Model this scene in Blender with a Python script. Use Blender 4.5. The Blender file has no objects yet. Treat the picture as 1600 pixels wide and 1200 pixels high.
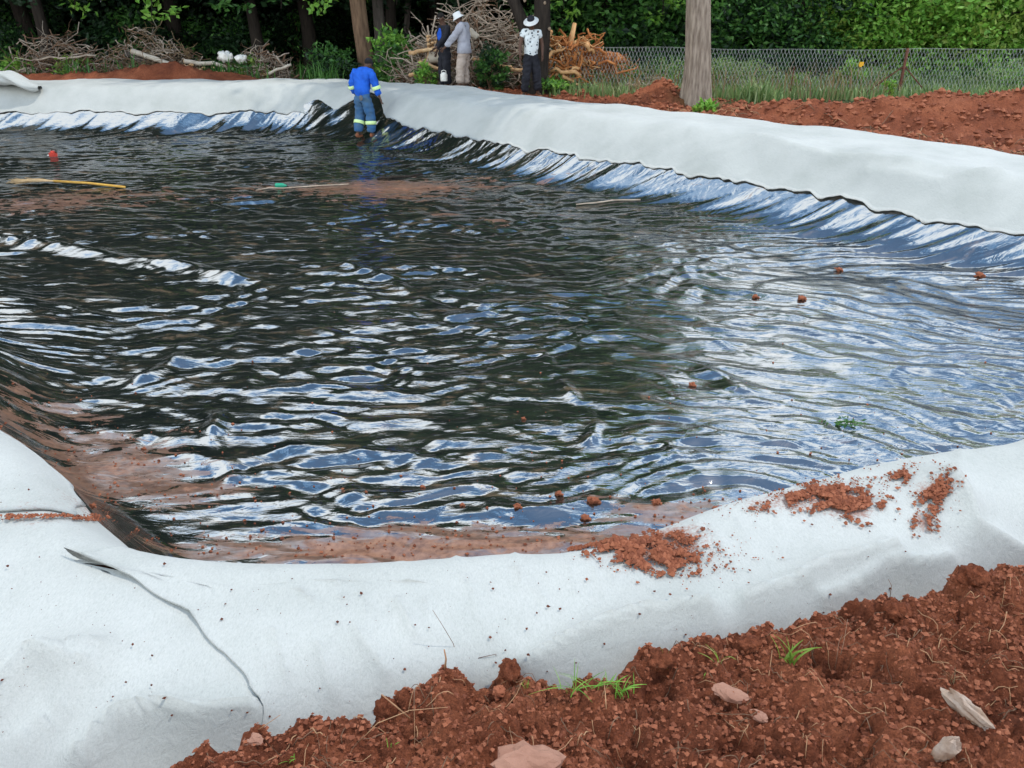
import bpy, bmesh, math, random
import numpy as np
from mathutils import Vector, Matrix, Quaternion
R = math.radians
random.seed(7); rng = np.random.RandomState(11)
scene = bpy.context.scene
col = scene.collection

# ------------------------------------------------------------------ camera, world, sun, exposure
FPX, HORIZON, EYE = 1250.0, 10.0, 2.8           # focal in px of the 1600 wide photo, horizon row, eye height over the pond floor
PITCH = math.atan((600 - HORIZON) / FPX)
cam = bpy.data.objects.new('camera', bpy.data.cameras.new('camera')); col.objects.link(cam)
cam.location = (0, 0, EYE); cam.rotation_euler = (math.pi/2 - PITCH, 0, 0)
cam.data.sensor_width = 36; cam.data.lens = 36 * FPX / 1600
cam.data.clip_start = 0.05; cam.data.clip_end = 600
scene.camera = cam
scene.render.resolution_x = 1024; scene.render.resolution_y = 768

SUN_EL, SUN_AZ = R(62), R(80)                   # azimuth measured from +Y towards +X
sd = Vector((math.cos(SUN_EL)*math.sin(SUN_AZ), math.cos(SUN_EL)*math.cos(SUN_AZ), math.sin(SUN_EL)))
world = bpy.data.worlds.new('World'); scene.world = world; world.use_nodes = True
nt = world.node_tree; nt.nodes.clear()
def wn(t, **k):
    n = nt.nodes.new(t)
    for a, b in k.items(): setattr(n, a, b)
    return n
sky = wn('ShaderNodeTexSky', sky_type='NISHITA'); sky.sun_disc = False
sky.sun_elevation = SUN_EL; sky.sun_rotation = SUN_AZ; sky.air_density = 1.0; sky.dust_density = 0.5; sky.ozone_density = 1.2
bgs = wn('ShaderNodeBackground'); bgs.inputs[1].default_value = 0.15
nt.links.new(sky.outputs[0], bgs.inputs[0])
tc = wn('ShaderNodeTexCoord'); sep = wn('ShaderNodeSeparateXYZ'); nt.links.new(tc.outputs['Generated'], sep.inputs[0])
mx = wn('ShaderNodeMath', operation='ADD'); nt.links.new(sep.outputs[2], mx.inputs[0]); mx.inputs[1].default_value = 0.25
dv = wn('ShaderNodeVectorMath', operation='DIVIDE'); nt.links.new(tc.outputs['Generated'], dv.inputs[0])
cmb = wn('ShaderNodeCombineXYZ')
for i in range(3): nt.links.new(mx.outputs[0], cmb.inputs[i])
nt.links.new(cmb.outputs[0], dv.inputs[1])
cn = wn('ShaderNodeTexNoise'); cn.inputs['Scale'].default_value = 1.9; cn.inputs['Detail'].default_value = 4; cn.inputs['Roughness'].default_value = 0.58
nt.links.new(dv.outputs[0], cn.inputs['Vector'])
cr = wn('ShaderNodeValToRGB'); cr.color_ramp.elements[0].position = 0.42; cr.color_ramp.elements[1].position = 0.54; cr.color_ramp.elements[0].color = (.12, .12, .12, 1)
cb = wn('ShaderNodeMath', operation='MULTIPLY_ADD'); nt.links.new(sep.outputs[2], cb.inputs[0]); cb.inputs[1].default_value = -0.44; cb.inputs[2].default_value = 0.305
ca_ = wn('ShaderNodeMath', operation='ADD'); nt.links.new(cb.outputs[0], ca_.inputs[0]); nt.links.new(cn.outputs['Fac'], ca_.inputs[1]); dp = wn('ShaderNodeVectorMath', operation='DOT_PRODUCT'); nt.links.new(tc.outputs['Generated'], dp.inputs[0]); dp.inputs[1].default_value = (0, -.16, .987)
cx_ = wn('ShaderNodeMath', operation='MULTIPLY_ADD'); nt.links.new(sep.outputs[0], cx_.inputs[0]); cx_.inputs[1].default_value = -0.13; nt.links.new(ca_.outputs[0], cx_.inputs[2]); ca_ = cx_
mr = wn('ShaderNodeMapRange'); mr.inputs[1].default_value = .88; mr.inputs[2].default_value = .97; mr.inputs[4].default_value = .15; nt.links.new(dp.outputs['Value'], mr.inputs[0])  # extra cloud patch overhead, added to brighten the far-left liner slope's reflection
cz = wn('ShaderNodeMath', operation='ADD'); nt.links.new(ca_.outputs[0], cz.inputs[0]); nt.links.new(mr.outputs[0], cz.inputs[1]); ca_ = cz
nt.links.new(ca_.outputs[0], cr.inputs[0])
bgc = wn('ShaderNodeBackground'); cc = wn('ShaderNodeValToRGB'); cc.color_ramp.elements[0].position = .44; cc.color_ramp.elements[0].color = (.16, .50, 1, 1); cc.color_ramp.elements[1].position = .57; cc.color_ramp.elements[1].color = (.88, .95, 1, 1); nt.links.new(ca_.outputs[0], cc.inputs[0]); nt.links.new(cc.outputs[0], bgc.inputs[0]); bgc.inputs[1].default_value = 2.8
mix = wn('ShaderNodeMixShader'); nt.links.new(cr.outputs[0], mix.inputs[0]); nt.links.new(bgs.outputs[0], mix.inputs[1]); nt.links.new(bgc.outputs[0], mix.inputs[2])
wo = wn('ShaderNodeOutputWorld'); nt.links.new(mix.outputs[0], wo.inputs[0])

sun = bpy.data.objects.new('sun', bpy.data.lights.new('sun', 'SUN')); col.objects.link(sun)
sun.data.energy = 3.0; sun.data.angle = R(1.2); sun.data.color = (1.0, 0.96, 0.90)
sun.rotation_euler = sd.to_track_quat('Z', 'Y').to_euler()
scene.view_settings.view_transform = 'Standard'; scene.view_settings.look = 'None'
scene.view_settings.exposure = -0.20; scene.view_settings.gamma = 1.0

# ------------------------------------------------------------------ small helpers
def raydir(px, py):
    x = (px - 800) / FPX; y = -(py - 600) / FPX
    return np.array([x, y*math.sin(PITCH) + math.cos(PITCH), y*math.cos(PITCH) - math.sin(PITCH)])
def G(px, py, z):
    d = raydir(px, py); t = (z - EYE) / d[2]; return d[0]*t, d[1]*t
def AY(px, py, Y):                               # world point under a pixel at distance Y
    d = raydir(px, py); t = Y / d[1]; return (d[0]*t, Y, EYE + d[2]*t)
def smooth(t): t = np.clip(t, 0, 1); return t*t*t*(t*(t*6 - 15) + 10)

_perm = {}
def perlin(x, y, seed=0):
    if seed not in _perm:
        r = np.random.RandomState(1000 + seed); p = r.permutation(1024); a = r.rand(1024)*2*np.pi
        _perm[seed] = (p, np.cos(a), np.sin(a))
    p, ga, gb = _perm[seed]
    x = np.asarray(x, float); y = np.asarray(y, float)
    xi = np.floor(x).astype(int); yi = np.floor(y).astype(int); xf = x - xi; yf = y - yi
    u = xf*xf*xf*(xf*(xf*6 - 15) + 10); v = yf*yf*yf*(yf*(yf*6 - 15) + 10)
    def g(ix, iy, fx, fy):
        h = p[(p[ix & 1023] + iy) & 1023]; return ga[h]*fx + gb[h]*fy
    n00 = g(xi, yi, xf, yf); n10 = g(xi+1, yi, xf-1, yf); n01 = g(xi, yi+1, xf, yf-1); n11 = g(xi+1, yi+1, xf-1, yf-1)
    a = n00 + u*(n10 - n00); b = n01 + u*(n11 - n01)
    return (a + v*(b - a))*1.5
def fbm(x, y, seed, octv=4, gain=0.5):
    s = 0; a = 1.0; f = 1.0
    for i in range(octv): s = s + a*perlin(x*f, y*f, seed + i); a *= gain; f *= 2.03
    return s
def tag(o, label=None, cat=None, group=None, kind=None):
    if label: o['label'] = label
    if cat: o['category'] = cat
    if group: o['group'] = group
    if kind: o['kind'] = kind
    return o
def mesh_np(name, V, F, mats, parent=None, smoothf=True, midx=None):
    me = bpy.data.meshes.new(name); V = np.asarray(V, np.float32); F = np.asarray(F, np.int32)
    tri = F[:, 2] == F[:, 3]; cnt = np.where(tri, 3, 4).astype(np.int32); mask = np.ones(F.shape, bool); mask[:, 3] = ~tri; flat = F[mask]
    me.vertices.add(len(V)); me.vertices.foreach_set('co', V.ravel())
    me.loops.add(len(flat)); me.loops.foreach_set('vertex_index', flat)
    me.polygons.add(len(F)); me.polygons.foreach_set('loop_start', (np.cumsum(cnt) - cnt).astype(np.int32))
    me.polygons.foreach_set('loop_total', cnt)
    if midx is not None: me.polygons.foreach_set('material_index', np.asarray(midx, np.int32))
    me.polygons.foreach_set('use_smooth', np.full(len(F), smoothf))
    me.update(calc_edges=True); me.validate()
    for m in (mats if isinstance(mats, (list, tuple)) else [mats]): me.materials.append(m)
    o = bpy.data.objects.new(name, me); col.objects.link(o)
    if parent: o.parent = parent
    return o
def empty(name, loc=(0, 0, 0), rz=0.0):
    o = bpy.data.objects.new(name, None); col.objects.link(o); o.location = loc; o.rotation_euler = (0, 0, rz); o.empty_display_size = 0.2; return o
def dup(root, loc=None, rz=None, sc=None, parent=None):
    r = root.copy(); col.objects.link(r)
    if parent: r.parent = parent
    for ch in root.children: dup(ch, parent=r)
    if loc is not None: r.location = loc
    if rz is not None: r.rotation_euler = (0, 0, rz)
    if sc is not None: r.scale = (sc, sc, sc) if not hasattr(sc, '__len__') else sc
    return r
class MB:
    """collects triangles and quads (quads only, tris doubled) into one mesh"""
    def __init__(s): s.V = []; s.F = []; s.M = []; s.n = 0
    def add(s, V, F, m=0):
        V = np.asarray(V, float).reshape(-1, 3); F = np.asarray(F, int).reshape(-1, 4)
        s.V.append(V); s.F.append(F + s.n); s.M.append(np.full(len(F), m)); s.n += len(V)
    def tube(s, P, rad, k=6, m=0, rough=0.0, closed_ends=True):
        P = np.asarray(P, float); n = len(P); rad = np.broadcast_to(np.asarray(rad, float), (n,))
        T = np.gradient(P, axis=0); T /= (np.linalg.norm(T, axis=1, keepdims=True) + 1e-9)
        ref = np.array([0, 0, 1.0]) if abs(T[0][2]) < 0.9 else np.array([1.0, 0, 0])
        V = []
        a = np.cross(T[0], ref); a /= np.linalg.norm(a)
        for i in range(n):
            a = a - T[i]*np.dot(a, T[i]); a /= (np.linalg.norm(a) + 1e-9); b = np.cross(T[i], a)
            ang = np.arange(k)*2*np.pi/k; rr = rad[i]*(1 + rough*(rng.rand(k) - .5))
            V.append(P[i] + np.outer(np.cos(ang)*rr, a) + np.outer(np.sin(ang)*rr, b))
        V = np.concatenate(V); F = []
        for i in range(n-1):
            for j in range(k):
                F.append([i*k+j, i*k+(j+1) % k, (i+1)*k+(j+1) % k, (i+1)*k+j])
        if closed_ends:
            V = np.vstack([V, P[0] - T[0]*rad[0]*.15, P[-1] + T[-1]*rad[-1]*.15]); c0 = n*k; c1 = c0+1
            for j in range(0, k, 2):
                F.append([c0, (j+2) % k, (j+1) % k, j]); F.append([c1, (n-1)*k+j, (n-1)*k+(j+1) % k, (n-1)*k+(j+2) % k])
        s.add(V, F, m)
    def lathe(s, prof, k=16, c=(0, 0, 0), m=0, sx=1, sy=1, rot=None):
        prof = np.asarray(prof, float); ang = np.arange(k)*2*np.pi/k
        V = np.array([[r*math.cos(a)*sx, r*math.sin(a)*sy, z] for r, z in prof for a in ang])
        if rot is not None: V = V @ np.array(rot).T
        V = V + np.array(c); F = [[i*k+j, i*k+(j+1) % k, (i+1)*k+(j+1) % k, (i+1)*k+j] for i in range(len(prof)-1) for j in range(k)]
        s.add(V, F, m)
    def blob(s, c, r, seed=0, rough=0.35, m=0, k=10, fr=1.6):
        """irregular lump"""
        c = np.array(c, float); r = np.array(r if hasattr(r, '__len__') else (r, r, r), float)
        n = max(4, k//2 + 1); V = []
        for i in range(n+1):
            th = math.pi*i/n
            for j in range(k):
                ph = 2*math.pi*j/k; V.append((math.sin(th)*math.cos(ph), math.sin(th)*math.sin(ph), math.cos(th)))
        V = np.array(V)
        d = 1 + rough*(perlin(V[:, 0]*fr + seed*3.1 + V[:, 2]*1.3, V[:, 1]*fr + seed*1.7 - V[:, 2]*1.9, 5) + .5*perlin(V[:, 0]*fr*2.6 + seed + V[:, 2]*3, V[:, 1]*fr*2.6 - V[:, 2]*2.2, 6))
        V = V*d[:, None]*r + c
        F = [[i*k+j, (i+1)*k+j, (i+1)*k+(j+1) % k, i*k+(j+1) % k] for i in range(n) for j in range(k)]
        s.add(V, F, m)
    def box(s, c, h, m=0, rot=None):
        V = np.array([[x, y, z] for z in (-1, 1) for y in (-1, 1) for x in (-1, 1)], float)*np.array(h)
        if rot is not None: V = V @ np.array(rot).T
        s.add(V + np.array(c), [[0, 2, 3, 1], [4, 5, 7, 6], [0, 1, 5, 4], [2, 6, 7, 3], [0, 4, 6, 2], [1, 3, 7, 5]], m)
    def build(s, name, mats, parent=None, smoothf=True):
        return mesh_np(name, np.concatenate(s.V), np.concatenate(s.F), mats, parent, smoothf, np.concatenate(s.M))

# ------------------------------------------------------------------ materials
def newmat(name):
    m = bpy.data.materials.new(name); m.use_nodes = True
    return m, m.node_tree, m.node_tree.nodes['Principled BSDF']
def nn(t, typ, **k):
    n = t.nodes.new(typ)
    for a, b in k.items():
        if a.startswith('i_'): n.inputs[a[2:].replace('_', ' ')].default_value = b
        else: setattr(n, a, b)
    return n
def ramp(t, src, stops):
    r = t.nodes.new('ShaderNodeValToRGB'); e = r.color_ramp.elements
    while len(e) < len(stops): e.new(0.5)
    for i, (p, c) in enumerate(stops): e[i].position = p; e[i].color = (*c, 1) if len(c) == 3 else c
    t.links.new(src, r.inputs[0]); return r.outputs[0]
def simple(name, c1, c2=None, rough=0.8, scale=8, bump=0.2, bscale=40, spec=0.3, bdist=0.01, stretch=(1, 1, 1), detail=5):
    m, t, p = newmat(name); tcn = nn(t, 'ShaderNodeTexCoord')
    mp = nn(t, 'ShaderNodeMapping'); mp.inputs['Scale'].default_value = stretch; t.links.new(tcn.outputs['Object'], mp.inputs[0])
    n = nn(t, 'ShaderNodeTexNoise', i_Scale=scale, i_Detail=detail); t.links.new(mp.outputs[0], n.inputs['Vector'])
    c2 = c2 or tuple(x*.7 for x in c1)
    t.links.new(ramp(t, n.outputs['Fac'], [(.3, c1), (.7, c2)]), p.inputs['Base Color'])
    p.inputs['Roughness'].default_value = rough; p.inputs['Specular IOR Level'].default_value = spec
    if bump:
        b = nn(t, 'ShaderNodeTexNoise', i_Scale=bscale, i_Detail=6.0); t.links.new(mp.outputs[0], b.inputs['Vector'])
        bp = nn(t, 'ShaderNodeBump', i_Strength=bump, i_Distance=bdist); t.links.new(b.outputs['Fac'], bp.inputs['Height']); t.links.new(bp.outputs[0], p.inputs['Normal'])
    return m
def leafmat(name, cols, rough=0.45, trans=0.36):
    m, t, p = newmat(name); g = nn(t, 'ShaderNodeNewGeometry')
    t.links.new(ramp(t, g.outputs['Random Per Island'], [(i/(len(cols)-1), c) for i, c in enumerate(cols)]), p.inputs['Base Color'])
    p.inputs['Roughness'].default_value = rough; p.inputs['Specular IOR Level'].default_value = 0.35
    tr = nn(t, 'ShaderNodeBsdfTranslucent'); t.links.new(p.inputs['Base Color'].links[0].from_socket, tr.inputs[0])
    ms = nn(t, 'ShaderNodeMixShader'); ms.inputs[0].default_value = trans
    out = t.nodes['Material Output']; t.links.new(p.outputs[0], ms.inputs[1]); t.links.new(tr.outputs[0], ms.inputs[2]); t.links.new(ms.outputs[0], out.inputs[0])
    return m

def soil_material():
    m, t, p = newmat('red_soil'); tcn = nn(t, 'ShaderNodeTexCoord')
    n = nn(t, 'ShaderNodeTexNoise', i_Scale=1.7, i_Detail=8.0, i_Roughness=0.65); t.links.new(tcn.outputs['Object'], n.inputs['Vector'])
    c1 = ramp(t, n.outputs['Fac'], [(.32, (.14, .042, .021)), (.5, (.24, .074, .035)), (.68, (.34, .118, .058))])
    n2 = nn(t, 'ShaderNodeTexNoise', i_Scale=55.0, i_Detail=5.0, i_Roughness=0.7); t.links.new(tcn.outputs['Object'], n2.inputs['Vector'])
    f2 = ramp(t, n2.outputs['Fac'], [(.3, (.55, .5, .48)), (.6, (1.1, 1.05, 1.0)), (.74, (1.6, 1.5, 1.35))])
    mul = nn(t, 'ShaderNodeMix', data_type='RGBA', blend_type='MULTIPLY'); mul.inputs[0].default_value = 1
    t.links.new(c1, mul.inputs[6]); t.links.new(f2, mul.inputs[7])
    # pale grit specks
    v = nn(t, 'ShaderNodeTexVoronoi', i_Scale=70.0); t.links.new(tcn.outputs['Object'], v.inputs['Vector'])
    vs = nn(t, 'ShaderNodeTexNoise', i_Scale=9.0); t.links.new(tcn.outputs['Object'], vs.inputs['Vector'])
    ad = nn(t, 'ShaderNodeMath', operation='MULTIPLY'); 
    t.links.new(ramp(t, v.outputs['Distance'], [(.10, (1, 1, 1)), (.16, (0, 0, 0))]), ad.inputs[0])
    t.links.new(ramp(t, vs.outputs['Fac'], [(.56, (0, 0, 0)), (.64, (.8, .8, .8))]), ad.inputs[1])
    m2 = nn(t, 'ShaderNodeMix', data_type='RGBA'); t.links.new(ad.outputs[0], m2.inputs[0]); t.links.new(mul.outputs[2], m2.inputs[6]); m2.inputs[7].default_value = (.42, .25, .14, 1)
    t.links.new(m2.outputs[2], p.inputs['Base Color']); p.inputs['Roughness'].default_value = 0.92; p.inputs['Specular IOR Level'].default_value = 0.2
    b1 = nn(t, 'ShaderNodeBump', i_Strength=1.0, i_Distance=0.016); t.links.new(n2.outputs['Fac'], b1.inputs['Height'])
    n3 = nn(t, 'ShaderNodeTexNoise', i_Scale=150.0, i_Detail=6.0, i_Roughness=.7); t.links.new(tcn.outputs['Object'], n3.inputs['Vector'])
    b2 = nn(t, 'ShaderNodeBump', i_Strength=1.0, i_Distance=0.008); t.links.new(n3.outputs['Fac'], b2.inputs['Height']); t.links.new(b1.outputs[0], b2.inputs['Normal'])
    t.links.new(b2.outputs[0], p.inputs['Normal'])
    return m
def ground_material():
    """red soil, turning to green ground cover away from the pond (attribute 'green')"""
    m = soil_material(); m.name = 'earth_and_grass'; t = m.node_tree; p = t.nodes['Principled BSDF']
    tb = nn(t, 'ShaderNodeTexCoord'); nb = nn(t, 'ShaderNodeTexNoise', i_Scale=9.0, i_Detail=7.0, i_Roughness=.65); t.links.new(tb.outputs['Object'], nb.inputs['Vector'])
    bb = nn(t, 'ShaderNodeBump', i_Strength=.8, i_Distance=.06); t.links.new(nb.outputs['Fac'], bb.inputs['Height']); t.links.new(p.inputs['Normal'].links[0].from_socket, bb.inputs['Normal']); t.links.new(bb.outputs[0], p.inputs['Normal'])
    at = nn(t, 'ShaderNodeAttribute', attribute_name='green'); tcn = nn(t, 'ShaderNodeTexCoord')
    n = nn(t, 'ShaderNodeTexNoise', i_Scale=3.0, i_Detail=6.0); t.links.new(tcn.outputs['Object'], n.inputs['Vector'])
    gc = ramp(t, n.outputs['Fac'], [(.3, (.025, .045, .015)), (.7, (.07, .09, .03))])
    mm = nn(t, 'ShaderNodeMix', data_type='RGBA'); t.links.new(at.outputs['Fac'], mm.inputs[0])
    t.links.new(p.inputs['Base Color'].links[0].from_socket, mm.inputs[6]); t.links.new(gc, mm.inputs[7]); t.links.new(mm.outputs[2], p.inputs['Base Color'])
    return m
def fabric_material():
    m, t, p = newmat('white_geotextile'); tcn = nn(t, 'ShaderNodeTexCoord')
    n = nn(t, 'ShaderNodeTexNoise', i_Scale=1.3, i_Detail=7.0, i_Roughness=.6); t.links.new(tcn.outputs['Object'], n.inputs['Vector'])
    c = ramp(t, n.outputs['Fac'], [(.3, (.375, .385, .355)), (.55, (.450, .455, .425)), (.75, (.485, .49, .455))])
    mf_ = nn(t, 'ShaderNodeMapping'); mf_.inputs['Scale'].default_value = (1, .35, 1); mf_.inputs['Rotation'].default_value = (0, 0, .5); t.links.new(tcn.outputs['Object'], mf_.inputs[0])
    n2 = nn(t, 'ShaderNodeTexNoise', i_Scale=190.0, i_Detail=6.0, i_Roughness=.7, i_Distortion=.8); t.links.new(mf_.outputs[0], n2.inputs['Vector'])
    f = ramp(t, n2.outputs['Fac'], [(.3, (.80, .81, .80)), (.5, (.97, .97, .97)), (.7, (1.07, 1.07, 1.07))])
    mul = nn(t, 'ShaderNodeMix', data_type='RGBA', blend_type='MULTIPLY'); mul.inputs[0].default_value = 1; t.links.new(c, mul.inputs[6]); t.links.new(f, mul.inputs[7])
    # faint soil stains (attribute 'dirt')
    at = nn(t, 'ShaderNodeAttribute', attribute_name='dirt'); n4 = nn(t, 'ShaderNodeTexNoise', i_Scale=60.0, i_Detail=6.0, i_Roughness=.75); t.links.new(tcn.outputs['Object'], n4.inputs['Vector'])
    sm = nn(t, 'ShaderNodeMath', operation='MULTIPLY_ADD'); t.links.new(at.outputs['Fac'], sm.inputs[0]); sm.inputs[1].default_value = .55; t.links.new(n4.outputs['Fac'], sm.inputs[2])
    dm = ramp(t, sm.outputs[0], [(.66, (0, 0, 0)), (.84, (.7, .7, .7))])
    m2 = nn(t, 'ShaderNodeMix', data_type='RGBA'); t.links.new(dm, m2.inputs[0]); t.links.new(mul.outputs[2], m2.inputs[6]); m2.inputs[7].default_value = (.26, .09, .05, 1)
    t.links.new(m2.outputs[2], p.inputs['Base Color'])
    p.inputs['Roughness'].default_value = .9; p.inputs['Specular IOR Level'].default_value = .15; p.inputs['Sheen Weight'].default_value = .15
    mp = nn(t, 'ShaderNodeMapping'); mp.inputs['Scale'].default_value = (1, .45, 1); mp.inputs['Rotation'].default_value = (0, 0, .6); t.links.new(tcn.outputs['Object'], mp.inputs[0])
    n3 = nn(t, 'ShaderNodeTexNoise', i_Scale=22.0, i_Detail=6.0, i_Roughness=.6, i_Distortion=.8); t.links.new(mp.outputs[0], n3.inputs['Vector'])
    b1 = nn(t, 'ShaderNodeBump', i_Strength=.4, i_Distance=.014); t.links.new(n3.outputs['Fac'], b1.inputs['Height'])
    b2 = nn(t, 'ShaderNodeBump', i_Strength=.35, i_Distance=.002); t.links.new(n2.outputs['Fac'], b2.inputs['Height']); t.links.new(b1.outputs[0], b2.inputs['Normal'])
    t.links.new(b2.outputs[0], p.inputs['Normal'])
    return m
def liner_material():
    m, t, p = newmat('black_plastic_sheet'); tcn = nn(t, 'ShaderNodeTexCoord')
    at = nn(t, 'ShaderNodeAttribute', attribute_name='mud')
    mp = nn(t, 'ShaderNodeMapping'); mp.inputs['Scale'].default_value = (.8, 2.2, 1); t.links.new(tcn.outputs['Object'], mp.inputs[0])
    n = nn(t, 'ShaderNodeTexNoise', i_Scale=3.0, i_Detail=9.0, i_Roughness=.68, i_Distortion=1.2); t.links.new(mp.outputs[0], n.inputs['Vector'])
    ad = nn(t, 'ShaderNodeMath', operation='MULTIPLY_ADD'); t.links.new(at.outputs['Fac'], ad.inputs[0]); ad.inputs[1].default_value = .36; t.links.new(n.outputs['Fac'], ad.inputs[2])
    mud = ramp(t, ad.outputs[0], [(.70, (0, 0, 0)), (.735, (.62, .62, .62)), (.80, (.5, .5, .5)), (.90, (.92, .92, .92))])
    n2 = nn(t, 'ShaderNodeTexNoise', i_Scale=20.0, i_Detail=6.0, i_Roughness=.7); t.links.new(tcn.outputs['Object'], n2.inputs['Vector'])
    mc = ramp(t, n2.outputs['Fac'], [(.35, (.14, .055, .028)), (.65, (.33, .16, .09))])
    # thin grey-brown film of dust everywhere
    n5 = nn(t, 'ShaderNodeTexNoise', i_Scale=2.2, i_Detail=9.0, i_Roughness=.72, i_Distortion=1.5); t.links.new(mp.outputs[0], n5.inputs['Vector'])
    base = ramp(t, n5.outputs['Fac'], [(.35, (.006, .008, .009)), (.56, (.020, .022, .018)), (.66, (.16, .11, .07)), (.72, (.03, .028, .022)), (.80, (.18, .12, .075))])
    mm = nn(t, 'ShaderNodeMix', data_type='RGBA'); t.links.new(mud, mm.inputs[0]); t.links.new(base, mm.inputs[6]); t.links.new(mc, mm.inputs[7])
    t.links.new(mm.outputs[2], p.inputs['Base Color'])
    rg = nn(t, 'ShaderNodeMapRange'); t.links.new(mud, rg.inputs[0]); rg.inputs[3].default_value = .05; rg.inputs[4].default_value = .5
    t.links.new(rg.outputs[0], p.inputs['Roughness']); ri = nn(t, 'ShaderNodeMapRange'); t.links.new(mud, ri.inputs[0]); ri.inputs[3].default_value = 3.7; ri.inputs[4].default_value = 1.55; t.links.new(ri.outputs[0], p.inputs['IOR'])
    n3 = nn(t, 'ShaderNodeTexNoise', i_Scale=5.5, i_Detail=4.0, i_Roughness=.5, i_Distortion=1.4); t.links.new(mp.outputs[0], n3.inputs['Vector'])
    b1 = nn(t, 'ShaderNodeBump', i_Strength=.25, i_Distance=.02); t.links.new(n3.outputs['Fac'], b1.inputs['Height'])
    n4 = nn(t, 'ShaderNodeTexNoise', i_Scale=85.0, i_Detail=3.0); t.links.new(tcn.outputs['Object'], n4.inputs['Vector'])
    b2 = nn(t, 'ShaderNodeBump', i_Strength=.12, i_Distance=.002); t.links.new(n4.outputs['Fac'], b2.inputs['Height']); t.links.new(b1.outputs[0], b2.inputs['Normal'])
    t.links.new(b2.outputs[0], p.inputs['Normal'])
    return m
def bark(name, c1, c2, s=6):
    return simple(name, c1, c2, .9, s, .9, s*4, .1, .03, (3.2, 3.2, .5))
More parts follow.
